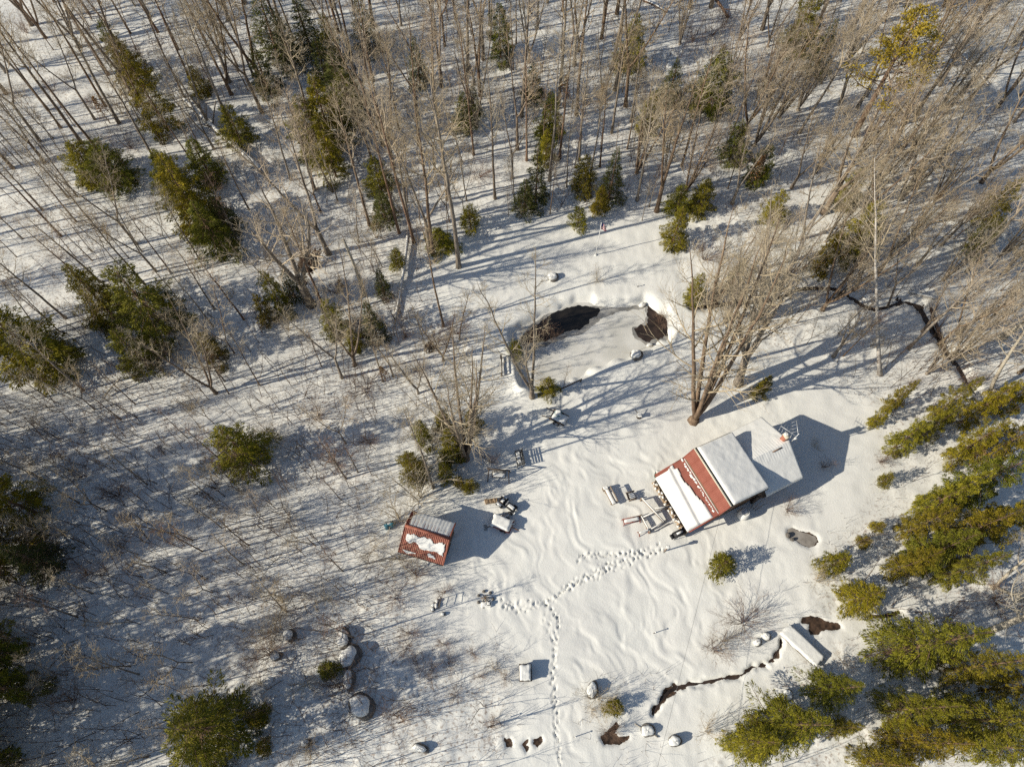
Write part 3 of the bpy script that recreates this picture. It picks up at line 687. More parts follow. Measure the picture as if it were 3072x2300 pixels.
# trees one can follow in the photograph: base pixel, top pixel or height, book
def at_px(b, t): return height_of(b, t) if isinstance(t, tuple) else t
HAND = [
 ((417, 319), 23, TALL[2], "thick dark trunk rising behind the shaded snowy gap at the upper left"), ((246, 431), 20, TALL[1], None), ((580, 489), 10, TALL[3], None), ((471, 489), (217, 150), TALL[0], None), ((710, 420), (515, -30), TALL[1], None),
 ((797, 268), 21, TALL[2], None), ((120, 424), 18, TALL[4], None), ((206, 594), (20, 370), TALL[0], None), ((235, 594), 14, TALL[5], None), ((478, 413), (250, 130), TALL[3], None),
 ((435, 853), (205, 590), TALL[0], None), ((300, 845), (100, 640), TALL[1], None), ((285, 872), (60, 640), TALL[3], None), ((275, 780), (120, 610), TALL[5], None), ((470, 815), (300, 560), TALL[4], None), ((515, 820), (360, 600), TALL[3], None), ((600, 780), (450, 560), TALL[5], None),
 ((640, 980), (480, 800), TALL[5], None), ((127, 947), (-20, 850), TALL[1], None), ((123, 1433), (-60, 1350), TALL[0], None),
 ((1198, 700), (1193, 240), TALL[3], None), ((1242, 726), (1225, 190), TALL[3], "reddish-brown trunk at the top end of the fallen birch log"), ((1231, 690), (1215, 260), TALL[0], None), ((1300, 766), (1220, 280), TALL[0], None), ((1290, 750), (1210, 330), TALL[4], None), ((1376, 802), (1260, 140), TALL[1], "tall slender mossy trunk at the left edge of the snowy clearing"),
 ((986, 762), (872, 240), TALL[2], None), ((934, 914), (770, 520), WIDE[1], "big forked bare tree beside the brown uprooted hollow"), ((1026, 1133), (940, 850), TALL[4], None), ((1064, 1095), (1010, 800), TALL[6], None), ((1108, 675), (1015, 280), TALL[1], None), ((1120, 960), 9, TALL[5], None),
 ((1969, 635), (2110, 150), TALL[2], "stout grey tree leaning right at the top edge of the clearing"), ((1911, 603), (2000, 210), TALL[0], None), ((1926, 662), (1945, 540), TALL[5], None), ((1650, 639), (1655, 470), TALL[5], None), ((1679, 475), (1690, 60), TALL[3], None), ((1737, 482), (1745, 120), TALL[0], None), ((1835, 398), (1865, 60), TALL[1], None), ((1882, 446), (1935, 190), TALL[0], None), ((1553, 446), (1536, 40), TALL[4], None), ((2201, 460), (2285, 180), TALL[4], None), ((2125, 438), (2200, 180), TALL[0], None),
 ((1485, 594), (1478, 190), TALL[0], None), ((1430, 380), (1400, 40), TALL[6], None), ((1325, 264), 19, TALL[2], None), ((1173, 254), (1135, 60), TALL[1], None), ((861, 167), 18, TALL[1], None), ((1340, 598), (1290, 290), TALL[1], None), ((1400, 600), (1370, 330), TALL[5], None), ((1580, 480), 15, TALL[3], None), ((1800, 500), 13, TALL[3], None), ((1768, 540), 14, TALL[5], None), ((1700, 560), 12, TALL[5], None),
 ((2083, 1258), 22, WIDE[0], "biggest many-stemmed bare tree rooted just above the cabin roof"), ((2215, 1150), 18, WIDE[1], "spreading bare tree between the cabin and the right creek"), ((2283, 965), 17, WIDE[2], "broad golden-twigged bare tree with many stems right of the pond"), ((2150, 900), 11, WIDE[2], None), ((2180, 960), 12, WIDE[1], None), ((2240, 1080), 14, TALL[4], None),
 ((2641, 1124), 18, BIRCH[0], "white-barked birch standing alone above the cabin's blue shadow"), ((2667, 918), (2755, 670), TALL[4], None), ((2750, 798), (2940, 540), TALL[2], None), ((2899, 816), 17, TALL[1], None), ((2627, 460), (2760, 250), TALL[2], None), ((2464, 250), (2575, 40), TALL[1], None), ((2569, 123), 18, TALL[0], None), ((2453, 76), 18, TALL[2], None), ((2866, 170), 20, TALL[6], None), ((2860, 175), 19, TALL[1], None), ((2400, 720), 15, TALL[6], None), ((2470, 640), 15, WIDE[1], None), ((2560, 870), 14, TALL[6], None), ((2700, 600), 15, WIDE[2], None), ((2620, 560), 15, WIDE[0], None),
 ((1596, 1190), (1578, 850), TALL[6], "slim forked bare tree at the left bank of the pond"), ((1398, 1375), 17, WIDE[0], "many-stemmed bare tree in the evergreen clump above the shed"), ((1330, 1080), 10, TALL[6], None), ((1300, 1462), (1180, 1270), TALL[5], "slender bare tree rooted between the shed and the evergreen clump"), ((1690, 1165), 4.0, SAP[0], "small bare sapling on the near bank of the pond"), ((1255, 1180), 10, TALL[6], None), ((1180, 1130), 9, TALL[4], None),
 ((2890, 1925), 19, PALE[0], "pale bare giant leaning out past the lower right firs"), ((2960, 1180), 17, PALE[1], "pale grey crown of crooked limbs at the right edge"), ((3010, 1010), 16, PALE[0], None), ((2860, 1080), 14, WIDE[2], None), ((2980, 1760), 13, PALE[1], "pale twiggy tree beside the big hemlock mass at the right edge"),
]
LEAN = {(2641, 1124): (2600, 470), (2083, 1258): (2230, 640), (2215, 1150): (2330, 720), (2283, 965): (2400, 560), (1596, 1190): (1575, 850), (1398, 1375): (1340, 985), (2667, 918): (2770, 640), (2750, 798): (2950, 530)}
for b, t, pair, lab in HAND:
    h = float(np.clip(at_px(b, t), 3, 25)); p = g(*b); hp = 16.0 if pair in WIDE else (7.0 if pair in SAP else 18.0)
    TAKEN.append((p[0], p[1]))
    tp = LEAN.get(b)
    plant_bare(p[0], p[1], h, pair, lab, None, hp=hp, top=g(tp[0], tp[1], h) if tp else None, name="sapling" if pair in SAP else "bare_tree", cat="sapling" if pair in SAP else "bare tree")

# evergreens: crown centre pixel, crown radius in pixels, height, kind, label
EV = [
 (-140, 1640, 120, 14, 'hem', None), (-120, 1960, 110, 12, 'hem', None), (-330, 2250, 120, 13, 'hem', None),
 (715, 1345, 84, 8.5, 'hem', "lone rounded yellow-green hemlock on the shaded snow left of the shed"), (620, 2185, 128, 10, 'hem', "wide dark hemlock at the bottom left of the photo"),
 (285, 890, 75, 9, 'hem', "darker left half of the paired hemlocks at the left"), (440, 925, 100, 11, 'hem', "larger right half of the paired hemlocks at the left"), (400, 1055, 60, 7, 'hem', "small golden hemlock just below the dark pair"), (630, 1045, 42, 5, 'hem', "short dark evergreen right of the golden hemlock"),
 (75, 1030, 115, 11, 'hem', "large dark hemlock cut by the left edge of the photo"), (90, 1675, 72, 7, 'spr', "drooping spruce low on the left edge"), (-20, 1480, 75, 13, 'hem', None), (-15, 2060, 65, 11, 'hem', None),
 (250, 480, 55, 7, 'hem', None), (318, 490, 55, 8, 'hem', None), (500, 525, 52, 9, 'hem', None), (560, 600, 78, 11, 'hem', "dense dark hemlock right of the thin left poles"), (605, 480, 45, 8, 'hem', None), (440, 280, 48, 13, 'hem', None), (375, 180, 38, 9, 'hem', None), (340, 135, 30, 9, 'hem', None), (590, 240, 28, 5, 'hem', None), (700, 375, 42, 7, 'hem', None), (620, 680, 60, 9, 'hem', None), (660, 640, 45, 7, 'spr', None),
 (800, 70, 55, 11, 'spr', None), (850, 110, 40, 10, 'spr', None), (905, 55, 45, 11, 'spr', None), (960, 170, 38, 8, 'spr', None), (985, 120, 34, 9, 'hem', None), (1010, 235, 60, 10, 'spr', None), (965, 330, 58, 12, 'hem', None), (985, 455, 48, 9, 'hem', "bright yellow-green hemlock among the grey trunks at the upper left"), (920, 380, 50, 11, 'hem', None), (1040, 290, 40, 9, 'hem', None), (1130, 520, 36, 7, 'hem', None), (1145, 610, 40, 6, 'spr', None), (1250, 180, 35, 8, 'spr', None), (780, 200, 40, 9, 'spr', None), (1090, 60, 40, 10, 'spr', None), (1500, 90, 35, 9, 'hem', None), (1390, 330, 30, 7, 'hem', None), (1420, 300, 28, 6, 'spr', None),
 (1575, 590, 46, 5, 'spr', "low bushy spruce left of the pointed one at the clearing's top edge"), (1610, 535, 46, 9, 'spr', "pointed dark spruce at the top edge of the clearing"), (1650, 340, 38, 8, 'hem', None), (1600, 240, 34, 7, 'spr', None), (1640, 430, 28, 6, 'hem', None), (1757, 520, 32, 7, 'hem', None), (1802, 600, 32, 4, 'hem', "small bright evergreen above the flag"), (1838, 535, 48, 8, 'spr', "dark spruce behind the small bright evergreen above the flag"), (1735, 658, 28, 3, 'yew', "brownish young evergreen left of the flag"), (1410, 657, 32, 3.4, 'yew', "round brownish young evergreen at the clearing's upper left"), (2030, 690, 46, 6, 'hem', "bright green evergreen right above the dark garden chair"), (2040, 595, 32, 5, 'hem', None), (2112, 580, 36, 6, 'hem', None), (2020, 240, 40, 8, 'spr', None), (2150, 235, 58, 10, 'hem', None), (2210, 420, 42, 7, 'hem', None), (1320, 715, 38, 4, 'hem', None), (1190, 780, 26, 3, 'yew', None), (1900, 120, 40, 9, 'hem', None), (2420, 60, 50, 10, 'hem', None), (2480, 130, 40, 9, 'spr', None), (2290, 490, 40, 7, 'hem', None), (1950, 330, 32, 7, 'hem', None),
 (1546, 1046, 24, 2.6, 'yew', "small round evergreen on the left pond bank"), (1645, 1160, 32, 3.5, 'hem', "scraggly evergreen beside the forked tree and split rail"), (1265, 1300, 34, 5, 'hem', "upper left evergreen of the clump above the shed"), (1350, 1340, 44, 7, 'hem', "tallest evergreen of the clump above the shed"), (1235, 1400, 46, 6, 'hem', "golden evergreen at the left of the clump above the shed"), (1415, 1265, 32, 5, 'hem', "evergreen half hidden behind the many-stemmed tree above the shed"), (1330, 1262, 28, 4, 'hem', None), (1410, 1458, 24, 2.6, 'yew', "little evergreen below the evergreen clump, near the garden tractor"), (1377, 1445, 18, 2, 'yew', "tiny evergreen left of the one near the garden tractor"), (1335, 1415, 28, 2.8, 'yew', "low evergreen at the foot of the evergreen clump"),
 (1115, 965, 44, 7, 'spr', "pointed dark spruce left of the pond thicket"), (1145, 850, 34, 5, 'spr', "round dark spruce left of the fallen birch log"), (1000, 960, 42, 6, 'hem', None), (790, 930, 30, 5, 'hem', "narrow bright yellow-green evergreen by the brown hollow"), (825, 885, 38, 7, 'hem', None), (1060, 1020, 30, 4, 'hem', None), (870, 860, 36, 5, 'spr', None),
 (2290, 1160, 34, 4, 'hem', "small evergreen under the spreading tree above the cabin"), (2090, 870, 34, 5, 'hem', None), (2210, 830, 32, 5, 'hem', None), (2570, 715, 66, 9, 'hem', "dark evergreen behind the white birch"), (2480, 765, 46, 7, 'hem', None), (2630, 690, 36, 6, 'spr', None), (2560, 560, 40, 7, 'hem', None), (2330, 620, 36, 6, 'hem', None), (3010, 600, 48, 8, 'hem', None), (2960, 700, 40, 7, 'hem', None),
 (2640, 1250, 30, 4, 'hem', None), (2725, 1310, 52, 7, 'hem', "open green evergreen at the right end of the cabin's clearing"), (2700, 1190, 36, 6, 'hem', None), (2950, 1220, 56, 9, 'hem', None), (2860, 1200, 44, 8, 'hem', None), (3020, 1330, 76, 11, 'hem', None), (2800, 1280, 40, 7, 'hem', None), (2920, 1330, 55, 9, 'hem', None), (3060, 1180, 55, 9, 'hem', None),
 (2950, 1445, 86, 12, 'hem', "uppermost big hemlock of the right edge mass"), (2850, 1485, 72, 11, 'hem', "left shoulder hemlock of the right edge mass"), (2775, 1570, 58, 9, 'hem', "lowest branched hemlock facing the cabin at the right"), (2820, 1650, 84, 10, 'hem', "broad golden hemlock at the front of the right edge mass"), (2920, 1590, 78, 11, 'hem', "golden hemlock in the middle of the right edge mass"), (3035, 1550, 72, 11, 'hem', "dark hemlock cut by the right edge of the photo"), (2735, 1690, 58, 8, 'hem', "green hemlock at the lower left of the right edge mass"), (2900, 1705, 64, 10, 'hem', "green hemlock at the lower right of the right edge mass"),
 (2585, 1795, 72, 5.5, 'hem', "rounded evergreen right above the brown leafy hollow"), (2505, 1690, 50, 3.4, 'yew', "thin open evergreen beside the frozen pool"), (2592, 1625, 24, 2, 'yew', "lower of two tiny evergreens right of the frozen pool"), (2632, 1580, 24, 2, 'yew', "upper of two tiny evergreens right of the frozen pool"), (2655, 1440, 26, 2.5, 'yew', "small shrub-like evergreen at the right end of the cabin's clearing"),
 (2165, 1695, 44, 2.6, 'yew', "round clipped yew standing alone in the snow below the cabin"),
 (2770, 1935, 122, 14, 'fir', "big light-tipped fir right of the plank bridge"), (2950, 1995, 80, 12, 'fir', "narrow fir right of the big light-tipped fir"), (2500, 2065, 84, 9, 'fir', "olive fir standing alone above the two bottom firs"), (2740, 2125, 78, 11, 'fir', "golden-green fir in the middle of the lower right group"), (2770, 2225, 92, 11, 'fir', "fir at the bottom of the lower right group"), (2370, 2170, 118, 13, 'fir', "large fir with pale tip at the bottom, right of the drive"), (2265, 2225, 88, 9, 'fir', "round bright green fir left of the pale-tipped one at the bottom"), (2960, 2160, 120, 14, 'fir', "largest dark fir in the bottom right corner"), (3055, 2240, 85, 12, 'fir', "fir cut by the bottom right corner of the photo"), (3060, 2060, 64, 11, 'fir', "fir cut by the right edge below the pale giant"), (2650, 2290, 75, 8, 'fir', "low fir cut by the bottom edge of the photo"), (2535, 2180, 44, 6, 'fir', "small dark fir between the bottom firs"),
 (2710, 150, 175, 15, 'pine', "golden open-crowned white pine at the top right"),
 (988, 2010, 34, 2.4, 'yew', "dark low evergreen bush touching the boulders at the lower left"), (775, 2150, 34, 1.6, 'yew', "sparse low evergreen right of the wide dark hemlock"), (1840, 2120, 30, 1.5, 'yew', "yellowish low evergreen beside the brushy pit at the drive"), (790, 2240, 26, 1.4, 'yew', None),
 (-330, 1500, 120, 13, 'hem', None), (-380, 1900, 120, 14, 'hem', None), (-240, 2150, 120, 13, 'hem', None), (-150, 2330, 110, 12, 'hem', None), (100, 2480, 100, 11, 'hem', None), (-250, 1330, 90, 12, 'spr', None),
]
ename = {'hem': "hemlock", 'spr': "spruce_tree", 'fir': "fir_tree", 'yew': "young_evergreen", 'pine': "white_pine"}
for i, (cx, cy, rp, h, kd, lab) in enumerate(EV):
    zc = h * (.42 if kd != 'pine' else .75); c = g(cx, cy, zc); rm = (1.13 if cx < 2200 else .95 if cx < 2600 or cy > 1850 else .84) * rp * scale_at(cx, cy) * (H - zc) / H
    if lab is None and cy < 760 and kd != 'yew': rm *= 1.3; h *= .8
    R0, H0 = HDIM[kd]; x, y = c[:2]; grp = None
    if lab is None:
        z = zone(cx, cy) if cx > 0 else "woods beyond the left edge of the photo"
        lab = "%s evergreen in the %s" % ({'hem': 'green', 'spr': 'dark', 'yew': 'low young'}[kd], z); grp = "%s evergreens in the %s" % ({'hem': 'green', 'spr': 'dark', 'yew': 'low young'}[kd], z)
    s = rm / R0; TAKEN.append((x, y))
    place_pair(ename[kd], BOOK[kd][i % len(BOOK[kd])], "evergreen tree" if kd != 'yew' else "evergreen shrub", lab, grp, (x, y, gz(x, y) - .05), float(RNG.uniform(0, 6.28)), (s, s, h / H0))

# the rest of the woods
r = np.random.default_rng(77)
def in_view(x, y): 
    px, py = pix(x, y); return -40 < px < 3112 and -30 < py < 2340
def scatter(n, ok, dmin, tries=60000):
    out = []
    for _ in range(tries):
        if len(out) >= n: break
        x, y = r.uniform(-82, 72), r.uniform(-10, 88)
        if not ok(x, y) or not free(x, y, dmin): continue
        out.append((x, y)); TAKEN.append((x, y))
    return out
def woods(x, y):
    px, py = pix(x, y)
    if not (-30 < px < 3102 and -20 < py): return False
    if not off_clear(x, y, 1.0): return False
    if py < 640: return True
    if px < 1000 and py < 1180: return r.random() < .75
    if px > 2230 and py < 1180: return r.random() < .8
    if px < 1400 and py < 1080: return r.random() < .12
    return False
for x, y in scatter(200, woods, 1.9):
    px, py = pix(x, y)
    if px > 1900 and r.random() < .5: pair, hp, h, wd = WIDE[int(r.integers(3))], 16.0, r.uniform(9, 15), .85
    elif px > 2200: pair, hp, h, wd = TALL[[0, 2, 4, 6][int(r.integers(4))]], 18.0, r.uniform(11, 18), 1.15
    else:
        pair, hp, h, wd = TALL[int(r.integers(7))], 18.0, r.uniform(11, 21), 1.0
        if py > 620: h *= .75
    plant_bare(x, y, float(h), pair, wide=wd, hp=hp)
# neighbours just outside the frame, whose shadows reach into it
def beyond(x, y):
    px, py = pix(x, y)
    return not in_view(x, y) and ((-900 < px < -30 and 300 < py < 2400) or (-600 < px < 400 and 2330 < py < 2560))
for x, y in scatter(70, beyond, 2.2):
    plant_bare(x, y, float(r.uniform(10, 17)), TALL[int(r.integers(7))], "bare tree beyond the left edge of the photo", "bare trees beyond the left edge of the photo")
def poles(x, y):
    px, py = pix(x, y)
    if not (-60 < px < 3102 and -20 < py < 2330) or not off_clear(x, y, .8): return False
    if px < 800 and py > 1000: return True
    if px < 1150 and py > 1000: return r.random() < .28
    if py < 700: return r.random() < .55
    if px < 1400 and py < 1200: return r.random() < .5
    if px > 2250 and py < 1250: return r.random() < .5
    return False
def beyond2(x, y):
    px, py = pix(x, y); return -620 < px < -20 and 1000 < py < 2400
for x, y in scatter(70, beyond2, 1.2):
    plant_bare(x, y, float(r.uniform(6, 12)), SAP[int(r.integers(4))], "sapling beyond the left edge of the photo", "saplings beyond the left edge of the photo", name="sapling", cat="sapling", hp=7.0, wide=.7)
for x, y in scatter(300, poles, .9):
    px, py = pix(x, y); h = r.uniform(4.5, 9.5) if py > 1000 else r.uniform(4, 10)
    plant_bare(x, y, float(h), SAP[int(r.integers(4))], name="sapling", cat="sapling", hp=7.0)

# shrubs: pixel, height, book, label
SHL = [(2232, 1868, 2.6, 3, "widest grey brush fan below the cabin, near the plank bridge"), (2142, 1947, 2.0, 1, "grey brush fan by the overhead wire, left of the widest fan"), (2172, 1925, 1.6, 0, "smaller brush between the two grey fans below the cabin"), (1792, 2090, 2.3, 0, "bare brush at the right verge of the drive"), (1775, 2130, 1.6, 2, "low brush at the drive, above the brushy pit"), (1830, 2196, 1.5, 1, "reddish brush filling the pit beside the drive"), (2120, 2190, 2.2, 2, "upright brush left of the bottom firs"), (1256, 1497, 5.5, 2, "tall many-stemmed bush above the shed roof"), (1198, 1558, 4.6, 2, "many-stemmed bush at the blue barrel"), (1192, 1672, 3.4, 0, "bare bush at the shed's lower left corner"), (1245, 1722, 2.0, 1, "bare bush below the shed eave"),
 (1610, 1005, 2.0, 1, "reddish brush leaning over the left end of the pond"), (1650, 1000, 1.8, 1, "tangled brush over the dark open water"), (1580, 1030, 1.6, 3, "low brush at the pond's left tip"), (1985, 960, 1.6, 1, "brush at the right end of the pond"), (1792, 845, 1.5, 0, "small bare bush on the snow above the pond"), (1250, 1985, 1.3, 1, None), (1345, 1995, 1.2, 3, None), (1420, 1960, 1.1, 1, None), (1480, 2005, 1.2, 0, None), (1515, 2035, 1.0, 1, None), (1370, 2080, 1.1, 3, None), (1478, 2165, .9, 1, None), (1300, 2010, 1.3, 1, None), (1225, 1940, 1.2, 3, None), (1440, 2030, 1.0, 1, None), (1330, 1930, 1.1, 1, None),
 (980, 1800, 2.6, 2, None), (845, 1800, 2.8, 2, None), (822, 1895, 3.0, 0, None), (810, 1960, 2.6, 1, None), (1190, 1790, 1.6, 3, None), (1330, 1775, 1.4, 1, None), (2450, 1740, 2.4, 2, "wispy bare bush left of the rounded evergreen"), (2360, 1530, 1.5, 1, "thin bush in the snow right of the cabin"), (2640, 1935, 2.4, 2, "bare bush left of the big light-tipped fir"), (2470, 1400, 1.2, 1, "bush inside the cabin's blue shadow"), (2440, 1340, .9, 0, "small tuft bush in the cabin's shadow"), (2640, 1385, 1.4, 1, "bush right of the cabin's shadow tip"), (1470, 1385, 1.7, 1, "bush behind the garden swing"), (1060, 1000, 2.2, 1, None), (1310, 1020, 2.0, 3, None), (1215, 1010, 1.8, 1, None), (1370, 1000, 2.2, 1, None), (930, 790, 2.0, 1, None), (2120, 905, 1.6, 1, None), (2200, 890, 1.5, 3, None), (2900, 1150, 1.6, 1, None), (2880, 1690, 2.2, 3, None), (2990, 1800, 3.0, 3, None)]
def zshrub(px, py):
    z = zone(px, py); return "leafless brown bush in the " + z, "bushes in the " + z
for px, py, h, k, lab in SHL:
    p = g(px, py); grp = None
    if lab is None:
        lab, grp = ("leafless brown bush, one of those in the brush field left of the drive", "bushes left of the drive") if px > 1215 and py > 1900 else zshrub(px, py)
    place_single("shrub", SHR[k], "bush", lab, grp, (p[0], p[1], gz(p[0], p[1]) - .03), float(r.uniform(0, 6.28)), (h / 2.4,) * 3)
def bushy(x, y):
    px, py = pix(x, y)
    if not (-30 < px < 3100 and 0 < py < 2310) or not off_clear(x, y, .4): return False
    return r.random() < (.7 if px < 1250 and py > 1100 else .35 if px > 2100 else .3)
for x, y in scatter(120, bushy, 1.3):
    px, py = pix(x, y); lab, grp = zshrub(px, py); s = float(r.uniform(.35, 1.1))
    place_single("shrub", SHR[int(r.integers(4))], "bush", lab, grp, (x, y, gz(x, y) - .03), float(r.uniform(0, 6.28)), (s, s, s))

# young beeches that kept their dry leaves
def beech_mesh(seed):
    q = np.random.default_rng(seed); mt, mc = bare_tree_mesh(seed, h=3, crown=.25, r0=.03, spread=.3, dens=.5, twigs=2, sub=.5)
    B = 420; t = q.random(B) ** .7; a = q.uniform(0, 6.28, B); rr = .75 * (1.05 - t) * q.random(B) ** .5
    c = np.c_[rr * np.cos(a), rr * np.sin(a), .5 + 2.4 * t]; D = unit(q.normal(size=(B, 3)) + [0, 0, -.5]); L = q.uniform(.08, .15, B)
    lv = MB(); sprays(lv, c, D, L, L * .42, np.zeros(B), q)
    return mt, mc, lv
mt, mc, lv = beech_mesh(301)
BE = [mt.mesh("beech_trunk", True), mc.mesh("beech_twigs"), lv.mesh("beech_leaves")]
for me, mm in zip(BE, (M['bark'], M['twig'], M['deadleaf'])): me.materials.append(mm)
first = None
for px, py, h, lab in [(1155, 1135, 2.6, "young beech with orange dry leaves left of the pond thicket"), (2140, 240, 5, "tan-leaved young beech in the upper right woods"), (1800, 330, 4, "tan-leaved young beech behind the flagpole"), (1030, 880, 2.5, "tan-leaved young beech left of the round dark spruce"), (2360, 1420, .9, "orange-leaved sprout in the cabin's shadow"), (2250, 560, 5, "tan-leaved young beech under the right woods"), (1690, 320, 4.5, "tan-leaved young beech in the far middle woods"), (2890, 1380, 4, "tan-leaved young beech above the big hemlock mass"), (1410, 350, 4, "tan-leaved young beech above the fallen birch log"), (330, 370, 4, "tan-leaved young beech in the far left woods")]:
    p = g(px, py); q = (p[0], p[1], gz(p[0], p[1]) - .03)
    if first is None:
        first = thing("young_beech", lab, "young tree", q); first.scale = (h / 3,) * 3
        child("trunk", BE[0], first); child("crown", BE[1], first); child("foliage", BE[2], first)
    else: dup(first, q, float(r.uniform(0, 6)), (h / 3,) * 3, lab, None)

# low undergrowth: thousands of stems nobody would count
def undergrowth():
    N = 21000; x = r.uniform(-70, 66, N); y = r.uniform(-4, 84, N)
    cl = poly_sd(CLEARP, x, y); n1 = fbm(x / 5, y / 5, 2, 41)
    c, s = math.cos(TILT), math.sin(TILT); zz = y * s + H * c; px = 1536 + FPX * x / zz; py = 1150 - FPX * (y * c - H * s) / zz
    wgt = np.where(cl > 0, .38 + .5 * n1, 0) + np.where((cl > -1.2) & (cl <= 0), .10 + .25 * n1, 0)
    wgt += np.where((px < 1300) & (py > 1200) & (cl > 0), .3, 0)
    bed = (px > 1210) & (px < 1560) & (py > 1890) & (py < 2140); wgt = np.where(bed, .75 + .5 * n1, wgt)
    bed2 = (px > 1740) & (px < 2010) & (py > 2010) & (py < 2330); wgt = np.where(bed2, .55 + .6 * n1, wgt)
    k = r.random(N) < wgt; x, y = x[k], y[k]; B = len(x)
    x = np.concatenate([x, x + r.normal(size=B) * .25]); y = np.concatenate([y, y + r.normal(size=B) * .25]); B = len(x)
    z = ground_z(x, y) - .03; L = r.uniform(.25, 1.3, B) * (1 + .5 * (fbm(x / 8, y / 8, 2, 44)))
    a = r.uniform(0, 6.28, B); t = np.radians(r.uniform(5, 62, B)); d = np.c_[np.cos(a) * np.sin(t), np.sin(a) * np.sin(t), np.cos(t)]
    p0 = np.c_[x, y, z]; p1 = p0 + d * (L * .5)[:, None]; d2 = unit(d + .3 * r.normal(size=(B, 3))); p2 = p1 + d2 * (L * .5)[:, None]
    V, Q = tubes(np.stack([p0, p1, p2], 1), np.broadcast_to(np.array([.011, .009, .004]), (B, 3)), 3)
    mb = MB(); mb.add(V, Q); o = mb.obj("undergrowth", M['undergrowth']); o["kind"] = "stuff"; o["label"] = "low brown twigs and dry weeds poking through the snow"
M['undergrowth'] = mat("dry_stems", (.085, .058, .045), (.20, .145, .105), .5, .9, spec=.1)
undergrowth()
def thicket():
    N = 17000; x = r.uniform(-66, 66, N); y = r.uniform(-4, 84, N); cl = poly_sd(CLEARP, x, y); n1 = fbm(x / 6, y / 6, 2, 61)
    c, s = math.cos(TILT), math.sin(TILT); zz = y * s + H * c; px = 1536 + FPX * x / zz; py = 1150 - FPX * (y * c - H * s) / zz
    wgt = np.where(cl > .6, .30 + .6 * n1, 0); wgt = np.where((cl > .6) & (px < 1150) & (py > 1050), .75 + .6 * n1, wgt)
    wgt = np.where((px > 2350) & (py > 1450), wgt * .5, wgt)
    k = r.random(N) < wgt; x, y = x[k], y[k]; py = py[k]; B = len(x); L = r.uniform(1.2, 4.6, B) * np.where(py > 1000, 1.15, .9); a = r.uniform(0, 6.28, B); t = np.radians(np.abs(r.normal(size=B)) * 13)
    d = np.c_[np.cos(a) * np.sin(t), np.sin(a) * np.sin(t), np.cos(t)]; pts = [np.c_[x, y, ground_z(x, y) - .05]]
    for i in range(3):
        pts.append(pts[-1] + d * (L / 3)[:, None]); d = unit(d + .09 * r.normal(size=(B, 3)))
    P1 = np.stack(pts, 1); R1 = (.010 + .0056 * L)[:, None] * (1 - .75 * np.linspace(0, 1, 4))[None]
    mb = MB(); V, Q = tubes(P1, R1, 3); mb.add(V, Q)
    idx = np.repeat(np.arange(B), 5); tt = r.uniform(.2, .97, len(idx))
    P2, R2, L2 = grow(P1, R1, L, idx, tt, np.radians(r.uniform(22, 58, len(idx))), L[idx] * r.uniform(.14, .40, len(idx)), 3, r, up=.12, wig=.18, rr=.75, rmin=.0075)
    V, Q = tubes(P2, R2, 3); mb.add(V, Q)
    idx = np.repeat(np.arange(len(P2)), 2); tt = r.uniform(.2, .95, len(idx))
    P3, R3, L3 = grow(P2, R2, L2, idx, tt, np.radians(r.uniform(22, 58, len(idx))), L2[idx] * r.uniform(.35, .7, len(idx)), 2, r, up=.1, wig=.15, rr=.8, rmin=.006)
    V, Q = tubes(P3, R3, 3); mb.add(V, Q)
    o = mb.obj("thicket", M['undergrowth']); o["kind"] = "stuff"; o["label"] = "countless thin whips and young stems filling the woods"
thicket()

# fallen trunks with snow on top
def fallen(a, b, rad, lab, m, za=.15, zb=.15, snow=True, limbs=0, taper=.6):
    A, B_ = gl(*a), gl(*b); A[2] += za; B_[2] += zb
    t = thing("fallen_log", lab, "fallen log", tuple(A)); d = B_ - A
    s = np.linspace(0, 1, 7)[:, None]; P = d[None] * s + np.c_[np.zeros((7, 2)), .04 * np.sin(s * 5)]; side = np.array([-d[1], d[0], 0]); side /= np.linalg.norm(side)
    P = P + side * (.03 * np.linalg.norm(d) * np.sin(s * 3.1) * .4)
    R = rad * (1 - (1 - taper) * s[:, 0]); mb = MB(); mb.tube(P, R, 9); mb.obj("trunk", m, t, True)
    if snow:
        ms = MB(); ms.tube(P + np.array([0, 0, 1]) * (R * .55)[:, None], R * .78, 8); ms.obj("snow_cover", M['snow'], t, True)
    for i in range(limbs):
        u = .35 + .6 * (i + .5) / limbs; q = d * u; a_ = r.uniform(0, 6.28)
        dd = unit(d / np.linalg.norm(d) * .8 + side * (1 if i % 2 else -1) * .7 + np.array([0, 0, .35])); l = r.uniform(.8, 2.2)
        mb = MB(); mb.tube(np.stack([q, q + dd * l * .5, q + dd * l + np.array([0, 0, -.1])]), [rad * .3, rad * .2, .01], 5); mb.obj("limb", m, t, True)
fallen((1226, 705), (1186, 958), .19, "long snow-covered birch log lying below the reddish trunks", M['birch'], .45, .25)
fallen((800, 525), (540, 295), .34, "big snow-covered fallen trunk in the upper left woods", M['bark'], .3, .9, True, 5)
fallen((640, 385), (660, 330), .10, "short branch sticking off the big fallen trunk", M['bark'], .1, 1.2, False)
fallen((170, 1610), (243, 1568), .08, "short snowy stick on the shaded snow at the left", M['bark'])
fallen((1930, 5), (2000, 45), .2, "reddish fallen log at the top edge of the photo", M['redbark'], .2, .4, True, 2)
fallen((2130, 0), (2185, 55), .22, "split orange log at the top right of the middle", M['redbark'], .8, .2, False, 3)
fallen((2210, 250), (2245, 285), .16, "short dark log in the shaded hollow of the right woods", M['bark'], .2, .2, True)
fallen((2960, 260), (2870, 175), .12, "thin fallen trunk at the far right corner", M['bark'], .2, .8, True, 2)
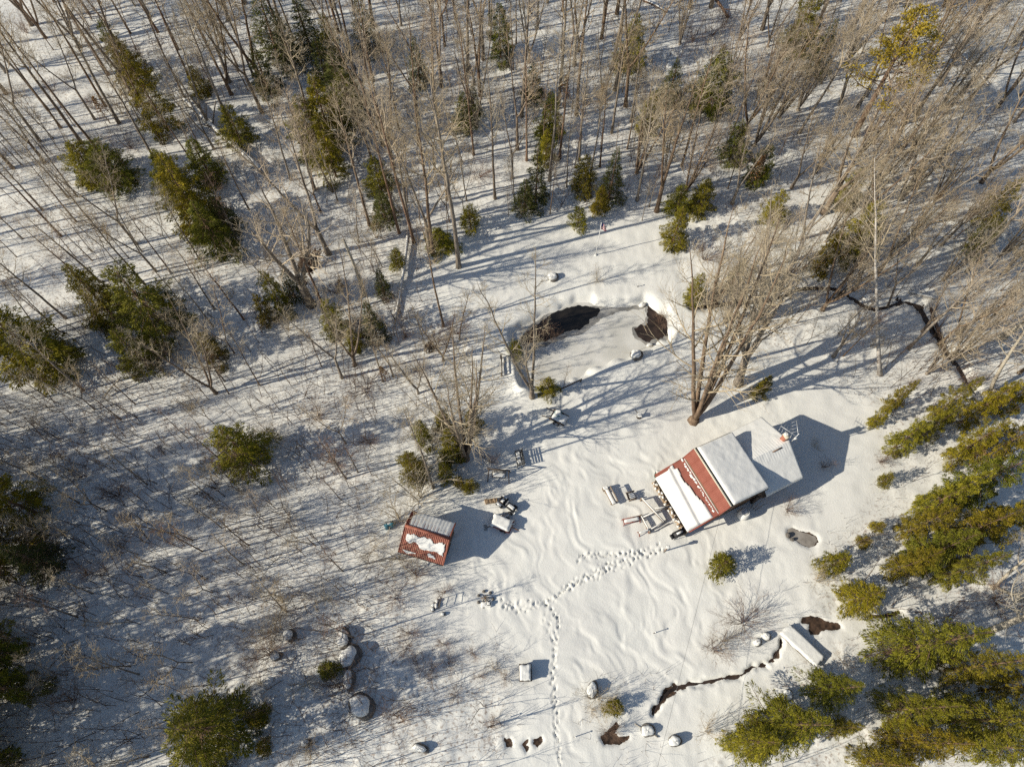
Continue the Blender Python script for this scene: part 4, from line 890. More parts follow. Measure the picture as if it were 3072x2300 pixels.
fallen((1350, 375), (1385, 360), .28, "stubby log in the woods above the fallen birch log", M['bark'], .2, .2, True)
fallen((2800, 900), (2720, 880), .16, "snowy log across the right creek", M['birch'], .2, .25, True, 3)
fallen((2840, 1040), (2790, 925), .2, "brown debris log along the right creek", M['redbark'], .1, .2, False, 3)
fallen((2690, 1925), (2640, 1880), .07, "thin dead branch on the snow left of the big fir", M['bark'], .1, .1, False, 3)
fallen((1975, 2210), (1905, 2170), .05, "thin pole lying on the snow right of the brushy pit", M['palebark'], .08, .1, False)
fallen((320, 1190), (385, 1150), .09, "bent branch arching over the shaded snow at the left", M['palebark'], .3, 1.4, False, 2)
# a broken snag
def snag():
    p = gl(1092, 885); h = height_of((1092, 885), (1036, 712))
    t = thing("dead_snag", "broken dead trunk without branches left of the thicket", "dead tree", tuple(p)); mb = MB(); n = 8; s = np.linspace(0, 1, n)
    mb.tube(np.c_[.1 * np.sin(4 * s), -.15 * s, h * s], .2 * (1 - .45 * s), 9); mb.obj("trunk", M['palebark'], t, True)
    mb = MB(); mb.tube([[0, -.1, h * .55], [.7, .1, h * .62], [1.2, .3, h * .6]], [.06, .04, .01], 5); mb.obj("limb", M['palebark'], t, True)
snag()
# ------------------------------------------------------------------ the cabin (local x along the ridge, y across, z up)
def roof_panels(parent, u0, u1, v0, z0, v1, z1, n, m, pitch=.16, name="roof_panel"):
    """ribbed metal sheets laid side by side from (v0, z0) at the top to (v1, z1) at the eave"""
    L = np.hypot(v1 - v0, z1 - z0); wd = (u1 - u0) / n; k = max(2, int(round(wd / pitch)))
    mb = MB(); us = []; hs = []
    for i in range(k):
        a = i * wd / k
        us += [a, a + wd / k * .55, a + wd / k * .65, a + wd / k * .85]; hs += [0, 0, .035, .035]
    us.append(wd - .004); hs.append(0)
    us = np.array(us); hs = np.array(hs); nrm = np.array([0, -(z1 - z0), (v1 - v0)]) / L
    if nrm[2] < 0: nrm = -nrm
    V = []
    for v, z in ((v0, z0), (v1, z1)):
        V.append(np.c_[us, np.full(len(us), v), np.full(len(us), z)] + hs[:, None] * nrm)
    c = len(us); q = [[i, i + 1, c + i + 1, c + i] for i in range(c - 1)]
    mb.add(np.concatenate(V), q); me = mb.mesh(name); me.materials.append(m)
    for i in range(n):
        o = child(name, me, parent); o.location = (u0 + i * wd, 0, .004 * (i % 2))

def roof_snow(parent, u0, u1, v0, z0, v1, z1, T, shape=None, du=.09, name="roof_snow", seed=0, amp=.03, rib=0.0, edge=.16):
    """snow lying on a roof plane; shape(u, v) gives the distance inside its outline"""
    nu = int((u1 - u0) / du) + 1; nv = int(abs(v1 - v0) / du) + 1
    u = np.linspace(u0, u1, nu); s = np.linspace(0, 1, nv); U, Sg = np.meshgrid(u, s, indexing='ij'); Vv = v0 + (v1 - v0) * Sg; Zz = z0 + (z1 - z0) * Sg
    d = np.minimum(np.minimum(U - u0, u1 - U), np.minimum(Sg, 1 - Sg) * abs(v1 - v0))
    if shape is not None: d = np.minimum(d, shape(U, Vv))
    e = np.clip(d / edge, 0, 1); Tt = T(U, Vv) if callable(T) else T
    th = Tt * np.sqrt(np.clip(1 - (1 - e) ** 2, 0, 1)) * (1 + amp * 6 * fbm(U / .5 + seed, Vv / .5, 3, 50)) + rib * (np.sin(U * 2 * math.pi / .3) > .2) * e
    L = np.hypot(v1 - v0, z1 - z0); nrm = np.array([0, -(z1 - z0), (v1 - v0)]) / L
    if nrm[2] < 0: nrm = -nrm
    P = np.stack([U, Vv, Zz], -1) + nrm * (th + .012)[..., None]
    idx = np.arange(nu * nv).reshape(nu, nv); ok = d >= -1e-6; f = ok[:-1, :-1] & ok[1:, :-1] & ok[1:, 1:] & ok[:-1, 1:]
    q = np.stack([idx[:-1, :-1], idx[1:, :-1], idx[1:, 1:], idx[:-1, 1:]], -1)[f]
    if (v1 - v0) < 0: q = q[:, ::-1]
    mb = MB(); mb.add(P.reshape(-1, 3), q); return mb.obj(name, M['snow'], parent, True)

def cabin():
    O = g(1900 + 582 / 3.16, 1200 + 460 / 3.16, 4.8); zg = gz(18, 18)
    t = thing("cabin", "larger cabin with red metal roof, thick roof snow and a snowy rear wing", "cabin", (O[0], O[1], 0), math.radians(-64))
    RZ, BZ, PZ, EZ = 4.8, 3.5, 2.35, 4.25
    # walls
    mb = MB(); mb.box((2.7, 1.3, 1.75), (4.9, 4.1, 3.8)); mb.obj("wall", M['brownwall'], t)
    for u in (.25, 5.15):
        mb = MB(); th = .06
        pts = [(-.72, BZ - .15), (0, RZ - .12), (3.4, EZ - .02), (3.4, 2.9), (-.72, 2.9)]
        mb.add([(u - th / 2, a, b) for a, b in pts] + [(u + th / 2, a, b) for a, b in pts], [[i, (i + 1) % 5, 5 + (i + 1) % 5, 5 + i] for i in range(5)], ngons=[[0, 1, 2, 3, 4], [9, 8, 7, 6, 5]]); mb.obj("gable", M['brownwall'], t)
    mb = MB(); mb.box((2.7, -1.55, .22), (5.0, 1.5, .12)); mb.obj("porch_floor", M['darkwood'], t)
    for u in (.2, 1.85, 3.55, 5.2):
        mb = MB(); mb.box((u, -3.0, 1.15), (.11, .11, 2.3)); mb.obj("porch_post", M['darkwood'], t)
    for u, wv in ((1.4, 'window'), (4.1, 'window')):
        mb = MB(); mb.box((u, -.78, 1.5), (.9, .05, .9)); f = mb.obj("window", M['trim'], t); mb = MB(); mb.box((u, -.81, 1.5), (.74, .02, .74)); mb.obj("pane", M['black'], f)
    mb = MB(); mb.box((2.75, -.78, 1.2), (.9, .06, 1.95)); dr = mb.obj("door", M['redpaint'], t); mb = MB(); mb.box((3.05, -.84, 1.2), (.05, .06, .12)); mb.obj("handle", M['steel'], dr)
    # south side door and window under the gable
    mb = MB(); mb.box((5.18, .6, 1.5), (.05, .9, .9)); f = mb.obj("window", M['trim'], t); mb = MB(); mb.box((5.21, .6, 1.5), (.02, .74, .74)); mb.obj("pane", M['black'], f)
    # red metal slopes
    roof_panels(t, 0, 5.4, -.03, RZ, -.72, BZ, 6, M['redmetal'])
    roof_panels(t, 0, 5.4, -.70, BZ - .03, -3.25, PZ, 6, M['redmetal'])
    mb = MB(); mb.add([(0, .03, RZ - .03), (5.4, .03, RZ - .03), (5.36, 3.72, EZ), (0, 3.72, EZ), (0, .03, RZ - .1), (5.4, .03, RZ - .1), (5.36, 3.72, EZ - .1), (0, 3.72, EZ - .1)], [[0, 1, 2, 3], [7, 6, 5, 4], [0, 4, 5, 1], [1, 5, 6, 2], [2, 6, 7, 3], [3, 7, 4, 0]]); mb.obj("roof_deck", M['darkwood'], t)
    mb = MB(); mb.beam((-.02, 0, RZ + .03), (5.42, 0, RZ + .03), .16, .06); mb.obj("ridge_cap", M['trim'], t)
    mb = MB(); mb.beam((-.02, .14, RZ - .02), (5.42, .14, RZ - .02), .09, .05); mb.obj("ridge_dark_strip", M['black'], t)  # narrow black strip running beside the ridge cap
    for u in (-.03, 5.43):
        mb = MB(); mb.beam((u, -.02, RZ - .06), (u, -.72, BZ - .06), .05, .16); mb.beam((u, -.70, BZ - .08), (u, -3.25, PZ - .06), .05, .16); mb.obj("rake_board", M['redpaint'], t)
        mb = MB(); mb.beam((u, .02, RZ - .12), (u, 3.72, EZ - .09), .06, .17); mb.obj("rake_board", M['darkwood'], t)
    mb = MB(); mb.beam((-.05, -3.28, PZ - .06), (5.45, -3.28, PZ - .06), .05, .14); mb.obj("fascia", M['redpaint'], t)
    # snow on the roofs
    roof_snow(t, -.02, 5.42, .22, RZ - .03, 3.84, EZ - .02, lambda U, V: .17 + .05 * sstep(.2, .6, V), seed=2, amp=.02)
    def slab(U, V): return np.minimum(-(1.62 + .10 * np.sin(U * .8) + .26 * (U < .42) - .32 * sstep(.6, 5, U) + .06 * vnoise(U * 1.3, V * 0, 3)) - V + .12, U - .22 + .25 * sstep(-2.3, -1.9, V) * (U < 1))
    roof_snow(t, .02, 5.36, -1.2, BZ - .03 - (.5) * 1.12 / 2.53, -3.42, PZ - .03, lambda U, V: .16 + .17 * sstep(-1.98 - .06 * U, -2.12 - .06 * U, V), slab, seed=5, amp=.008, edge=.13)
    mb = MB(); q = np.random.default_rng(8)
    for i in range(34):
        u = .15 + 5.0 * i / 34 + q.normal() * .05; rr = .05 + .07 * q.random() * (.6 + .6 * math.sin(i * .19)); v = -.86 - .10 * q.random()
        z = BZ - .03 + (v + .70) * .45
        mb.pillow((u, v, z + .01), rr * 2.2, rr * 2, rr * 1.1, q.random() * 3, i, n=5, edge=.9)
    mb.obj("snow_clumps", M['snow'], t, True)
    mb = MB(); mb.beam((.1, -.74, BZ + .03), (5.3, -.74, BZ + .03), .07, .06); mb.obj("snow_ridge_strip", M['snow'], t)
    # rear wing
    WR, WE = 4.1, 2.7
    mb = MB(); mb.box((2.62, 5.55, 1.25), (5.5, 3.7, 2.7)); mb.obj("wing_wall", M['brownwall'], t)
    mb = MB(); pts = [(-.13, 2.6), (2.75, WR - .1), (5.37, 2.6)]
    mb.add([(a, 7.40, b) for a, b in pts] + [(a, 7.46, b) for a, b in pts], [[0, 1, 4, 3], [1, 2, 5, 4], [2, 0, 3, 5]], ngons=[[0, 2, 1], [3, 4, 5]]); mb.obj("wing_gable", M['brownwall'], t)
    for a, b in ((-.38, 2.76), (5.74, 2.80)):
        mb = MB(); mb.add([(a, 3.62, WE), (a, 7.66, WE), (b, 7.8, WR), (b, 3.62, WR), (a, 3.62, WE - .1), (a, 7.66, WE - .1), (b, 7.8, WR - .1), (b, 3.62, WR - .1)], [[0, 1, 2, 3], [7, 6, 5, 4], [0, 4, 5, 1], [1, 5, 6, 2], [2, 6, 7, 3], [3, 7, 4, 0]]); mb.obj("wing_roof_deck", M['darkwood'], t)
    mb = MB()
    for sgn, a, b in ((1, -.42, 2.78), (-1, 5.78, 2.78)):
        nu, nv = 40, 46; s = np.linspace(0, 1, nu); v = np.linspace(3.88, 7.80, nv); Sg, Vv = np.meshgrid(s, v, indexing='ij')
        U = a + (b - a) * Sg; e = np.clip(np.minimum(Sg * 3.2, np.minimum(7.80 - .14 * (1 - Sg) - Vv, 9)) / .16, 0, 1)
        zz = WE + (WR - WE) * Sg + .02 + .2 * np.sqrt(np.clip(1 - (1 - e) ** 2, 0, 1)) * (1 + .12 * fbm(U / .5, Vv / .5, 3, 52)) + .018 * np.sin(Vv * 2 * math.pi / .24) * sstep(.68, .8, Sg)
        P = np.stack([U, np.minimum(Vv, 7.80 - .14 * (1 - Sg)), zz], -1).reshape(-1, 3); id_ = np.arange(nu * nv).reshape(nu, nv)
        qd = np.stack([id_[:-1, :-1], id_[1:, :-1], id_[1:, 1:], id_[:-1, 1:]], -1).reshape(-1, 4); mb.add(P, qd if sgn > 0 else qd[:, ::-1])
    mb.obj("wing_roof_snow", M['snow'], t, True)
    mb = MB(); mb.beam((2.98, 5.9, WR + .17), (2.98, 6.8, WR + .17), .1, .05); mb.obj("bare_ridge_strip", M['brownwall'], t)
    mb = MB(); mb.box((2.4, 7.42, 4.25), (.42, .42, 1.4)); ch = mb.obj("chimney", M['brick'], t); mb = MB(); mb.box((2.4, 7.42, 4.99), (.52, .52, .08)); mb.obj("chimney_cap", M['trim'], ch)
    mb = MB(); mb.lathe([(.1, 5.03), (.1, 5.3), (.12, 5.31)], (2.4, 7.42, 0), 10); mb.obj("flue", M['steel'], ch)
    mb = MB(); mb.pillow((2.28, 7.42, 5.03), .3, .3, .12, 0, 3, n=6); mb.obj("snow_cap", M['snow'], ch, True)
    mb = MB(); mb.box((5.35, 3.86, 1.0), (.2, .5, 2.0)); mb.obj("dark_doorway", M['darkwood'], t)  # dark box added to stand in for the darkness of a door opening
    # television antenna strapped to the gable
    def W(u, v, z):
        a = math.radians(-64); return (O[0] + u * math.cos(a) - v * math.sin(a), O[1] + u * math.sin(a) + v * math.cos(a), z)
    ax, ay, _ = W(2.85, 7.98, 0)
    an = thing("tv_antenna", "silver television antenna on a mast behind the brick chimney", "antenna", (ax, ay, 0))
    mb = MB(); mb.tube([[0, 0, 0], [0, 0, 5.8]], .03, 6); mb.obj("mast", M['steel'], an)
    mb = MB(); mb.tube([[0, 0, 5.2], [-1.15, .9, 5.25]], .022, 5); mb.obj("boom", M['steel'], an); mb = MB(); mb.tube([[0, 0, 5.6], [.05, 1.25, 5.65]], .022, 5); mb.obj("boom", M['steel'], an)
    for k in range(5):
        p = np.array([-1.15, .9, 5.25]) * (.28 + .18 * k) + np.array([0, 0, 5.2 * (1 - (.28 + .18 * k))]); L = .42
        mb = MB(); mb.tube([p + [-.25, -L, 0], p + [.25, L, 0]], .012, 4); mb.obj("element", M['steel'], an)
    for k in range(4):
        p = np.array([.02, .3 + .3 * k, 5.62]); L = .55 - .06 * k; mb = MB(); mb.tube([p + [-L, -.16, 0], p + [L, .16, 0]], .012, 4); mb.obj("element", M['steel'], an)
    mb = MB(); mb.box((.1, 0, 4.7), (.22, .12, .3)); mb.obj("junction_box", M['white'], an)
    return W
HW = cabin()

def put(px, py): p = gl(px, py); return (p[0], p[1], p[2])
def W3(u, v):
    x, y, _ = HW(u, v, 0); return (x, y, gz(x, y))

# firewood along the porch edge
def firewood(origin, ang, n, wd, hgt, L, label, rows=3, seed=1, name="firewood_stack", rad=(.06, .1)):
    t = thing(name, label, "firewood stack", origin, ang); q = np.random.default_rng(seed); k = 0
    for rr in range(rows):
        for i in range(n):
            R = q.uniform(*rad); mb = MB(); x = (i + .5) * wd / n + q.normal() * .02; z = rad[1] + rr * hgt / rows
            a = q.normal() * .12; mb.tube([[x - L / 2 * math.sin(a), -L / 2, z], [x + L / 2 * math.sin(a), L / 2, z + q.normal() * .02]], R, 6); mb.obj("log", M['log'], t)
    return t
x, y, z = W3(.0, -2.9)
wood = firewood((x, y, z - .05), math.radians(-64), 26, 5.0, .5, .42, "split firewood row along the open porch of the larger cabin", 2, 3)
mb = MB()
for i in range(20): mb.pillow((.2 + i * .245 + .08 * math.sin(i * 5.0), -.12 + .16 * math.sin(i * 2.1), .42 + .06 * math.sin(i * 3.3)), .16 + .12 * abs(math.sin(i * 1.7)), .2, .09, i, i, n=6, edge=.9)
mb.obj("snow_lumps", M['snow'], wood, True)

# ------------------------------------------------------------------ the shed
def shed():
    t = thing("shed", "smaller red-roofed shed with patchy snow at the edge of the left thicket", "shed", (-8.653, 14.756, 0), math.radians(-16.4))
    RZ, NZ, SZ = 2.9, 2.1, 1.9
    mb = MB(); mb.box((1.88, -.2, .95), (3.3, 2.9, 2.0)); mb.obj("wall", M['brownwall'], t)
    for u in (.23, 3.53):
        pts = [(-1.64, 1.85), (0, RZ - .1), (1.24, 1.98 + .2), (1.24, 1.8), (-1.64, 1.75)]; mb = MB()
        mb.add([(u - .03, a, b) for a, b in pts] + [(u + .03, a, b) for a, b in pts], [[i, (i + 1) % 5, 5 + (i + 1) % 5, 5 + i] for i in range(5)], ngons=[[0, 1, 2, 3, 4], [9, 8, 7, 6, 5]]); mb.obj("gable", M['brownwall'], t)
    mb = MB(); mb.box((3.56, -.2, .95), (.06, .95, 1.8)); d = mb.obj("door", M['darkwood'], t); mb = MB(); mb.box((3.61, .15, .95), (.05, .05, .12)); mb.obj("handle", M['steel'], d)
    roof_panels(t, -.02, 3.78, -.02, RZ, -1.97, SZ, 5, M['rustmetal'], .15)
    roof_panels(t, -.02, 3.72, .02, RZ, 1.53, NZ, 5, M['rustmetal'], .15)
    mb = MB(); mb.beam((-.05, 0, RZ + .05), (3.82, 0, RZ + .05), .22, .05); mb.obj("ridge_cap", M['rustmetal'], t)
    for u in (-.05, 3.81):
        mb = MB(); mb.beam((u, -.02, RZ - .03), (u, -1.97, SZ - .03), .06, .15); mb.beam((u - (.06 if u > 1 else 0), .02, RZ - .03), (u - (.09 if u > 1 else 0), 1.53, NZ - .03), .06, .15); mb.obj("rake_board", M['rustmetal'], t)
    mb = MB(); mb.beam((-.05, -1.99, SZ - .06), (3.8, -1.99, SZ - .06), .05, .12); mb.obj("fascia", M['darkwood'], t)
    roof_snow(t, .02, 3.70, .14, RZ - .08, 1.56, NZ - .01, .035, lambda U, V: .05 + .25 * (U - .05) + .12 * vnoise(U * 3, V * 3, 4) - .12 * sstep(.5, 0, U) * sstep(.4, 1.5, V), seed=1, amp=.08, rib=.022, edge=.08)
    def s1(U, V):
        top = -.36 + .1 * vnoise(U * 2.2, 0 * V, 6) - .12 * sstep(0, 3.5, U); bot = -1.02 - .25 * sstep(.2, 2.6, U) + .16 * vnoise(U * 1.7 + 3, 0 * V, 2)
        return np.minimum(np.minimum(top - V, V - bot), np.minimum(U - .22, 3.6 - U)) + .05 * vnoise(U * 7, V * 7, 9)
    roof_snow(t, .05, 3.72, -.2, RZ - .09, -1.6, SZ + .19, .09, s1, seed=4, amp=.05, edge=.1, du=.06)
    def s2(U, V): return .09 + .2 * vnoise(U * 1.5 + 5, V * 1.2, 11) - np.abs(V + 1.66 + .1 * np.sin(U * 2)) * 1.1 + .06 * vnoise(U * 7, V * 7, 9) + .06 * np.cos(U * 1.9)
    roof_snow(t, .05, 3.6, -1.3, RZ - .66, -1.94, SZ + .01, .07, s2, seed=7, amp=.05, edge=.08, du=.06)
shed()

# ------------------------------------------------------------------ things in the yard
SNOW = M['snow']
def snowcap(t, c, L, W, T, rz=0, seed=0, name="snow_cap"):
    mb = MB(); mb.pillow(c, L, W, T, rz, seed, n=12); return mb.obj(name, SNOW, t, True)

# flagpole
fp = put(1787, 766); t = thing("flagpole", "white flagpole standing in the clearing above the pond", "flagpole", fp)
mb = MB(); mb.tube([[0, 0, -.1], [0, 0, 5.1]], [.045, .03], 8); mb.obj("pole", M['white'], t); mb = MB(); mb.lathe([(.01, 5.08), (.06, 5.14), (.01, 5.2)], k=10); mb.obj("finial", M['white'], t)
mb = MB(); mb.lathe([(.16, -.1), (.14, .08), (.05, .1)], k=10); mb.obj("base", M['white'], t)
fl = thing("flag", "small red and white striped flag at the top of the flagpole", "flag", (fp[0], fp[1], fp[2] + 4.15))
M['flagred'] = mat("flag_red", (.45, .03, .04), (.5, .04, .05), 6, .8); M['flagwhite'] = mat("flag_white", (.75, .74, .72), (.8, .8, .78), 6, .8); M['flagblue'] = mat("flag_blue", (.03, .05, .2), (.04, .06, .24), 6, .8)
def fold(x, z): return np.c_[.04 + x * (.62 - .25 * z), .05 * np.sin(x * 7) + .04 * x, z * .92 - .26 * x + .05 * np.sin(x * 5)]
for k in range(7):
    z0, z1 = k / 7, (k + 1) / 7; xs = np.linspace(0, 1, 9); x0 = .4 if k >= 3 and False else 0
    A = fold(xs, np.full(9, z0)); B_ = fold(xs, np.full(9, z1)); mb = MB(); mb.add(np.concatenate([A, B_]), [[i, i + 1, 9 + i + 1, 9 + i] for i in range(8)]); mb.obj("stripe", M['flagred'] if k % 2 == 0 else M['flagwhite'], fl)
xs = np.linspace(0, .42, 5); A = fold(xs, np.full(5, .5)) - [0, .012, 0]; B_ = fold(xs, np.full(5, 1.0)) - [0, .012, 0]
mb = MB(); mb.add(np.concatenate([A, B_]), [[i, i + 1, 5 + i + 1, 5 + i] for i in range(4)]); mb.obj("canton", M['flagblue'], fl)

# garden chair above the pond
def chair(px, py, rz, m, label, name="garden_chair", snow=True):
    t = thing(name, label, "chair", put(px, py), rz)
    for s in (-1, 1):
        for y in (-.25, .25):
            mb = MB(); mb.box((s * .3, y, .2), (.06, .07, .5)); mb.obj("leg", m, t)
        mb = MB(); mb.box((s * .34, 0, .56), (.12, .72, .04)); mb.obj("armrest", m, t)
    for k in range(5):
        mb = MB(); mb.box((0, -.26 + k * .125, .38 - k * .015), (.6, .1, .03)); mb.obj("seat_slat", m, t)
    for k in range(5):
        mb = MB(); mb.beam((-.26 + k * .13, .28, .3), (-.3 + k * .15, .52, 1.02 - .03 * abs(k - 2)), .1, .025); mb.obj("back_slat", m, t)
    if snow:
        snowcap(t, (0, -.06, .39), .55, .5, .14, 0, int(px) % 9)
    return t
chair(2021, 742, math.radians(70), M['darkwood'], "dark slatted garden chair under the bright evergreen in the clearing")
chair(1893, 1490, math.radians(105), M['wood'], "snowy wooden garden chair between the log bench and the cabin porch")
# log bench
t = thing("garden_bench", "long narrow snowy bench left of the garden chair by the cabin", "bench", put(1830, 1492), math.radians(-66))
for x in (-.55, .55):
    mb = MB(); mb.box((x, 0, .2), (.12, .4, .5)); mb.obj("leg", M['wood'], t)
for y in (-.17, 0, .17):
    mb = MB(); mb.box((0, y, .47), (1.5, .14, .05)); mb.obj("seat_slat", M['wood'], t)
mb = MB(); mb.beam((-.75, .3, .85), (.75, .3, .85), .04, .22); mb.obj("backrest", M['wood'], t)
for x in (-.6, .6):
    mb = MB(); mb.beam((x, .24, .3), (x, .32, .95), .06, .05); mb.obj("back_post", M['wood'], t)
snowcap(t, (0, 0, .5), 1.45, .34, .12, 0, 2); mb = MB(); mb.box((-.85, -.05, .3), (.3, .45, .5)); mb.obj("end_box", M['wood'], t); snowcap(t, (-.85, -.05, .55), .3, .42, .1, 0, 3)

# crossing timbers and red frame in front of the porch
def timbers():
    A = gl(1905, 1575); t = thing("timber_frame", "crossing snow-topped timbers lying before the cabin porch", "timber frame", tuple(A))
    def loc(px, py, z): p = g(px, py, 0); return np.array([p[0] - A[0], p[1] - A[1], z])
    for (a, za), (b, zb), w_ in [(((1922, 1500), .75), ((1990, 1566), .35), .16), (((1922, 1555), .3), ((1995, 1525), .6), .14), (((1920, 1545), .35), ((1948, 1596), .35), .15), (((1945, 1592), .35), ((2000, 1560), .3), .12), (((1950, 1598), .2), ((2008, 1570), .2), .08), (((1960, 1530), .55), ((2003, 1522), .55), .12)]:
        p, q = loc(*a, za), loc(*b, zb); mb = MB(); mb.beam(p, q, w_, w_); mb.obj("timber", M['wood'], t)
        mb = MB(); up = np.array([0, 0, w_ / 2 + .015]); mb.tube([p + up, (p + q) / 2 + up, q + up], [w_ * .36, w_ * .42, w_ * .36], 7); mb.obj("snow_cap", SNOW, t, True)
    for px, py, h in [(1922, 1500, .8), (1990, 1566, .4), (1995, 1525, .65), (1948, 1597, .5), (1921, 1548, .5), (2003, 1522, .6)]:
        p = loc(px, py, 0); mb = MB(); mb.box((p[0], p[1], h / 2 - .1), (.12, .12, h + .2)); mb.obj("post", M['wood'], t)
    B = gl(1893, 1562); t = thing("red_trestle", "red metal trestle frame standing left of the crossing timbers", "trestle", tuple(B), math.radians(12))
    for y in (-.2, .2):
        mb = MB(); mb.beam((-.75, y, .5), (.75, y, .5), .07, .09); mb.obj("rail", M['redpaint'], t)
    for x in (-.7, 0, .7):
        mb = MB(); mb.beam((x, -.25, .5), (x, .25, .5), .07, .07); mb.obj("crossbar", M['redpaint'], t)
    for x in (-.7, .7):
        for y in (-.2, .2):
            mb = MB(); mb.beam((x, y, .48), (x * 1.08, y * 1.5, -.1), .05, .05); mb.obj("leg", M['redpaint'], t)
    snowcap(t, (0, 0, .55), 1.3, .3, .1, 0, 4)
    D = gl(1930, 1596); t = thing("sawhorse", "low wooden sawhorse at the lower end of the crossing timbers", "sawhorse", tuple(D), math.radians(20))
    mb = MB(); mb.beam((-.5, 0, .5), (.5, 0, .5), .1, .1); mb.obj("beam", M['wood'], t)
    for x in (-.42, .42):
        for y in (-.25, .25):
            mb = MB(); mb.beam((x, 0, .5), (x, y, -.1), .07, .05); mb.obj("leg", M['redpaint'], t)
    snowcap(t, (0, 0, .55), .9, .16, .09, 0, 5)
timbers()

# barbecue by the porch corner
t = thing("barbecue", "black barbecue grill at the lower porch corner of the cabin", "barbecue", put(2032, 1605), math.radians(26))
prof = [(-.42, .62), (-.42, .86), (-.3, 1.0), (.3, 1.0), (.42, .86), (.42, .62)]
mb = MB(); pts = [(.28 * math.sin(a), .86 + .22 * math.cos(a)) for a in np.linspace(-1.57, 1.57, 8)] + [(.26, .6), (-.26, .6)]
k = len(pts); mb.add([(-.5, a, b) for a, b in pts] + [(.5, a, b) for a, b in pts], [[i, (i + 1) % k, k + (i + 1) % k, k + i] for i in range(k)], ngons=[list(range(k))[::-1], [k + i for i in range(k)]]); mb.obj("grill_body", M['black'], t)
mb = MB(); mb.beam((-.35, -.32, .92), (.35, -.32, .92), .03, .03); mb.obj("handle", M['steel'], t)
for s in (-1, 1):
    mb = MB(); mb.box((s * .68, 0, .82), (.32, .42, .03)); mb.obj("side_shelf", M['black'], t)
    for y in (-.2, .2):
        mb = MB(); mb.box((s * .45, y, .25), (.04, .04, .75)); mb.obj("leg", M['black'], t)
snowcap(t, (.68, 0, .84), .28, .36, .07, 0, 1)
mb = MB(); mb.beam((-.3, 0, 1.085), (.3, 0, 1.085), .16, .02); mb.obj("lid_snow", SNOW, t)

# post with a box on it
t = thing("birdhouse_post", "lone post with a little box, casting a long shadow beside the barbecue", "post", put(1994, 1652), 0)
mb = MB(); mb.box((0, 0, .55), (.09, .09, 1.5)); mb.obj("post", M['wood'], t); mb = MB(); mb.box((0, 0, 1.38), (.24, .2, .24)); mb.obj("birdhouse", M['wood'], t)
mb = MB(); mb.beam((-.17, 0, 1.52), (.17, 0, 1.52), .28, .03); mb.obj("roof", M['darkwood'], t); snowcap(t, (0, 0, 1.53), .3, .26, .08, 0, 2)

# white tank beside the cabin wall
x, y, z = W3(5.95, 2.3); t = thing("propane_tank", "round white tank with a snow cap against the cabin's shaded side", "tank", (x, y, z))
mb = MB(); mb.lathe([(.3, -.05), (.44, .1), (.46, .2), (.46, .85), (.42, 1.0), (.28, 1.1), (.1, 1.14)], k=20); mb.obj("tank_shell", M['white'], t, True)
mb = MB(); mb.lathe([(.2, 1.1), (.2, 1.24), (.17, 1.24), (.17, 1.11)], k=16); mb.obj("collar", M['steel'], t)
mb = MB(); mb.lathe([(.40, 1.02), (.38, 1.12), (.30, 1.20), (.27, 1.14)], k=18); mb.obj("snow_ring", SNOW, t, True); snowcap(t, (0, 0, 1.13), .3, .3, .08, 0, 3)
# antenna parts leaning by the tank
t = thing("pole_bundle", "pale poles leaning beside the white tank", "poles", W3(5.9, 3.5))
for a, b in (((0, 0, 0), (.5, .5, 1.1)), ((.15, -.1, 0), (.75, .25, .9)), ((-.15, .1, 0), (.1, .7, 1.0))):
    mb = MB(); mb.tube([a, b], .025, 5); mb.obj("pole", M['wood'], t)
# green pot at the upper porch corner
t = thing("rain_barrel", "dark green barrel at the upper corner of the cabin porch", "barrel", W3(-.35, -2.35))
M['green'] = mat("green_plastic", (.02, .06, .04), (.03, .08, .055), 6, .5); mb = MB(); mb.lathe([(.24, -.1), (.28, .1), (.3, .45), (.28, .8), (.25, .86)], k=16); mb.obj("barrel_body", M['green'], t, True); snowcap(t, (0, 0, .86), .42, .42, .1, 0, 1)

# utility cart with teal tub
t = thing("yard_cart", "snow-loaded yard cart with two dark shafts left of the pond's near shore", "cart", put(1676, 1258), math.radians(-28))
mb = MB(); mb.box((0, 0, .45), (1.5, 1.0, .1)); mb.obj("bed", M['darkwood'], t)
for s in (-1, 1):
    mb = MB(); mb.box((0, s * .5, .55), (1.5, .05, .24)); mb.obj("side_board", M['darkwood'], t)
    mb = MB(); mb.beam((-.7, s * .38, .45), (-1.5, s * .45, .25), .07, .08); mb.obj("shaft", M['darkwood'], t)
    mb = MB(); P = [(.3 * math.cos(a), s * .58, .22 + .3 * math.sin(a)) for a in np.linspace(0, 6.283, 15)]; mb.tube(P, .05, 6, False); mb.obj("wheel", M['black'], t)
snowcap(t, (.05, 0, .52), 1.42, .96, .24, 0, 2, "snow_load")
cx = put(1673, 1250); t = thing("teal_tub", "teal tub with a snow plug standing on the yard cart", "tub", (cx[0], cx[1], cx[2] + .66))
mb = MB(); mb.lathe([(.24, 0), (.3, .3), (.33, .36), (.30, .37), (.27, .3)], k=16); mb.obj("tub_shell", M['teal'], t, True); snowcap(t, (0, 0, .3), .52, .56, .2, 0, 4)

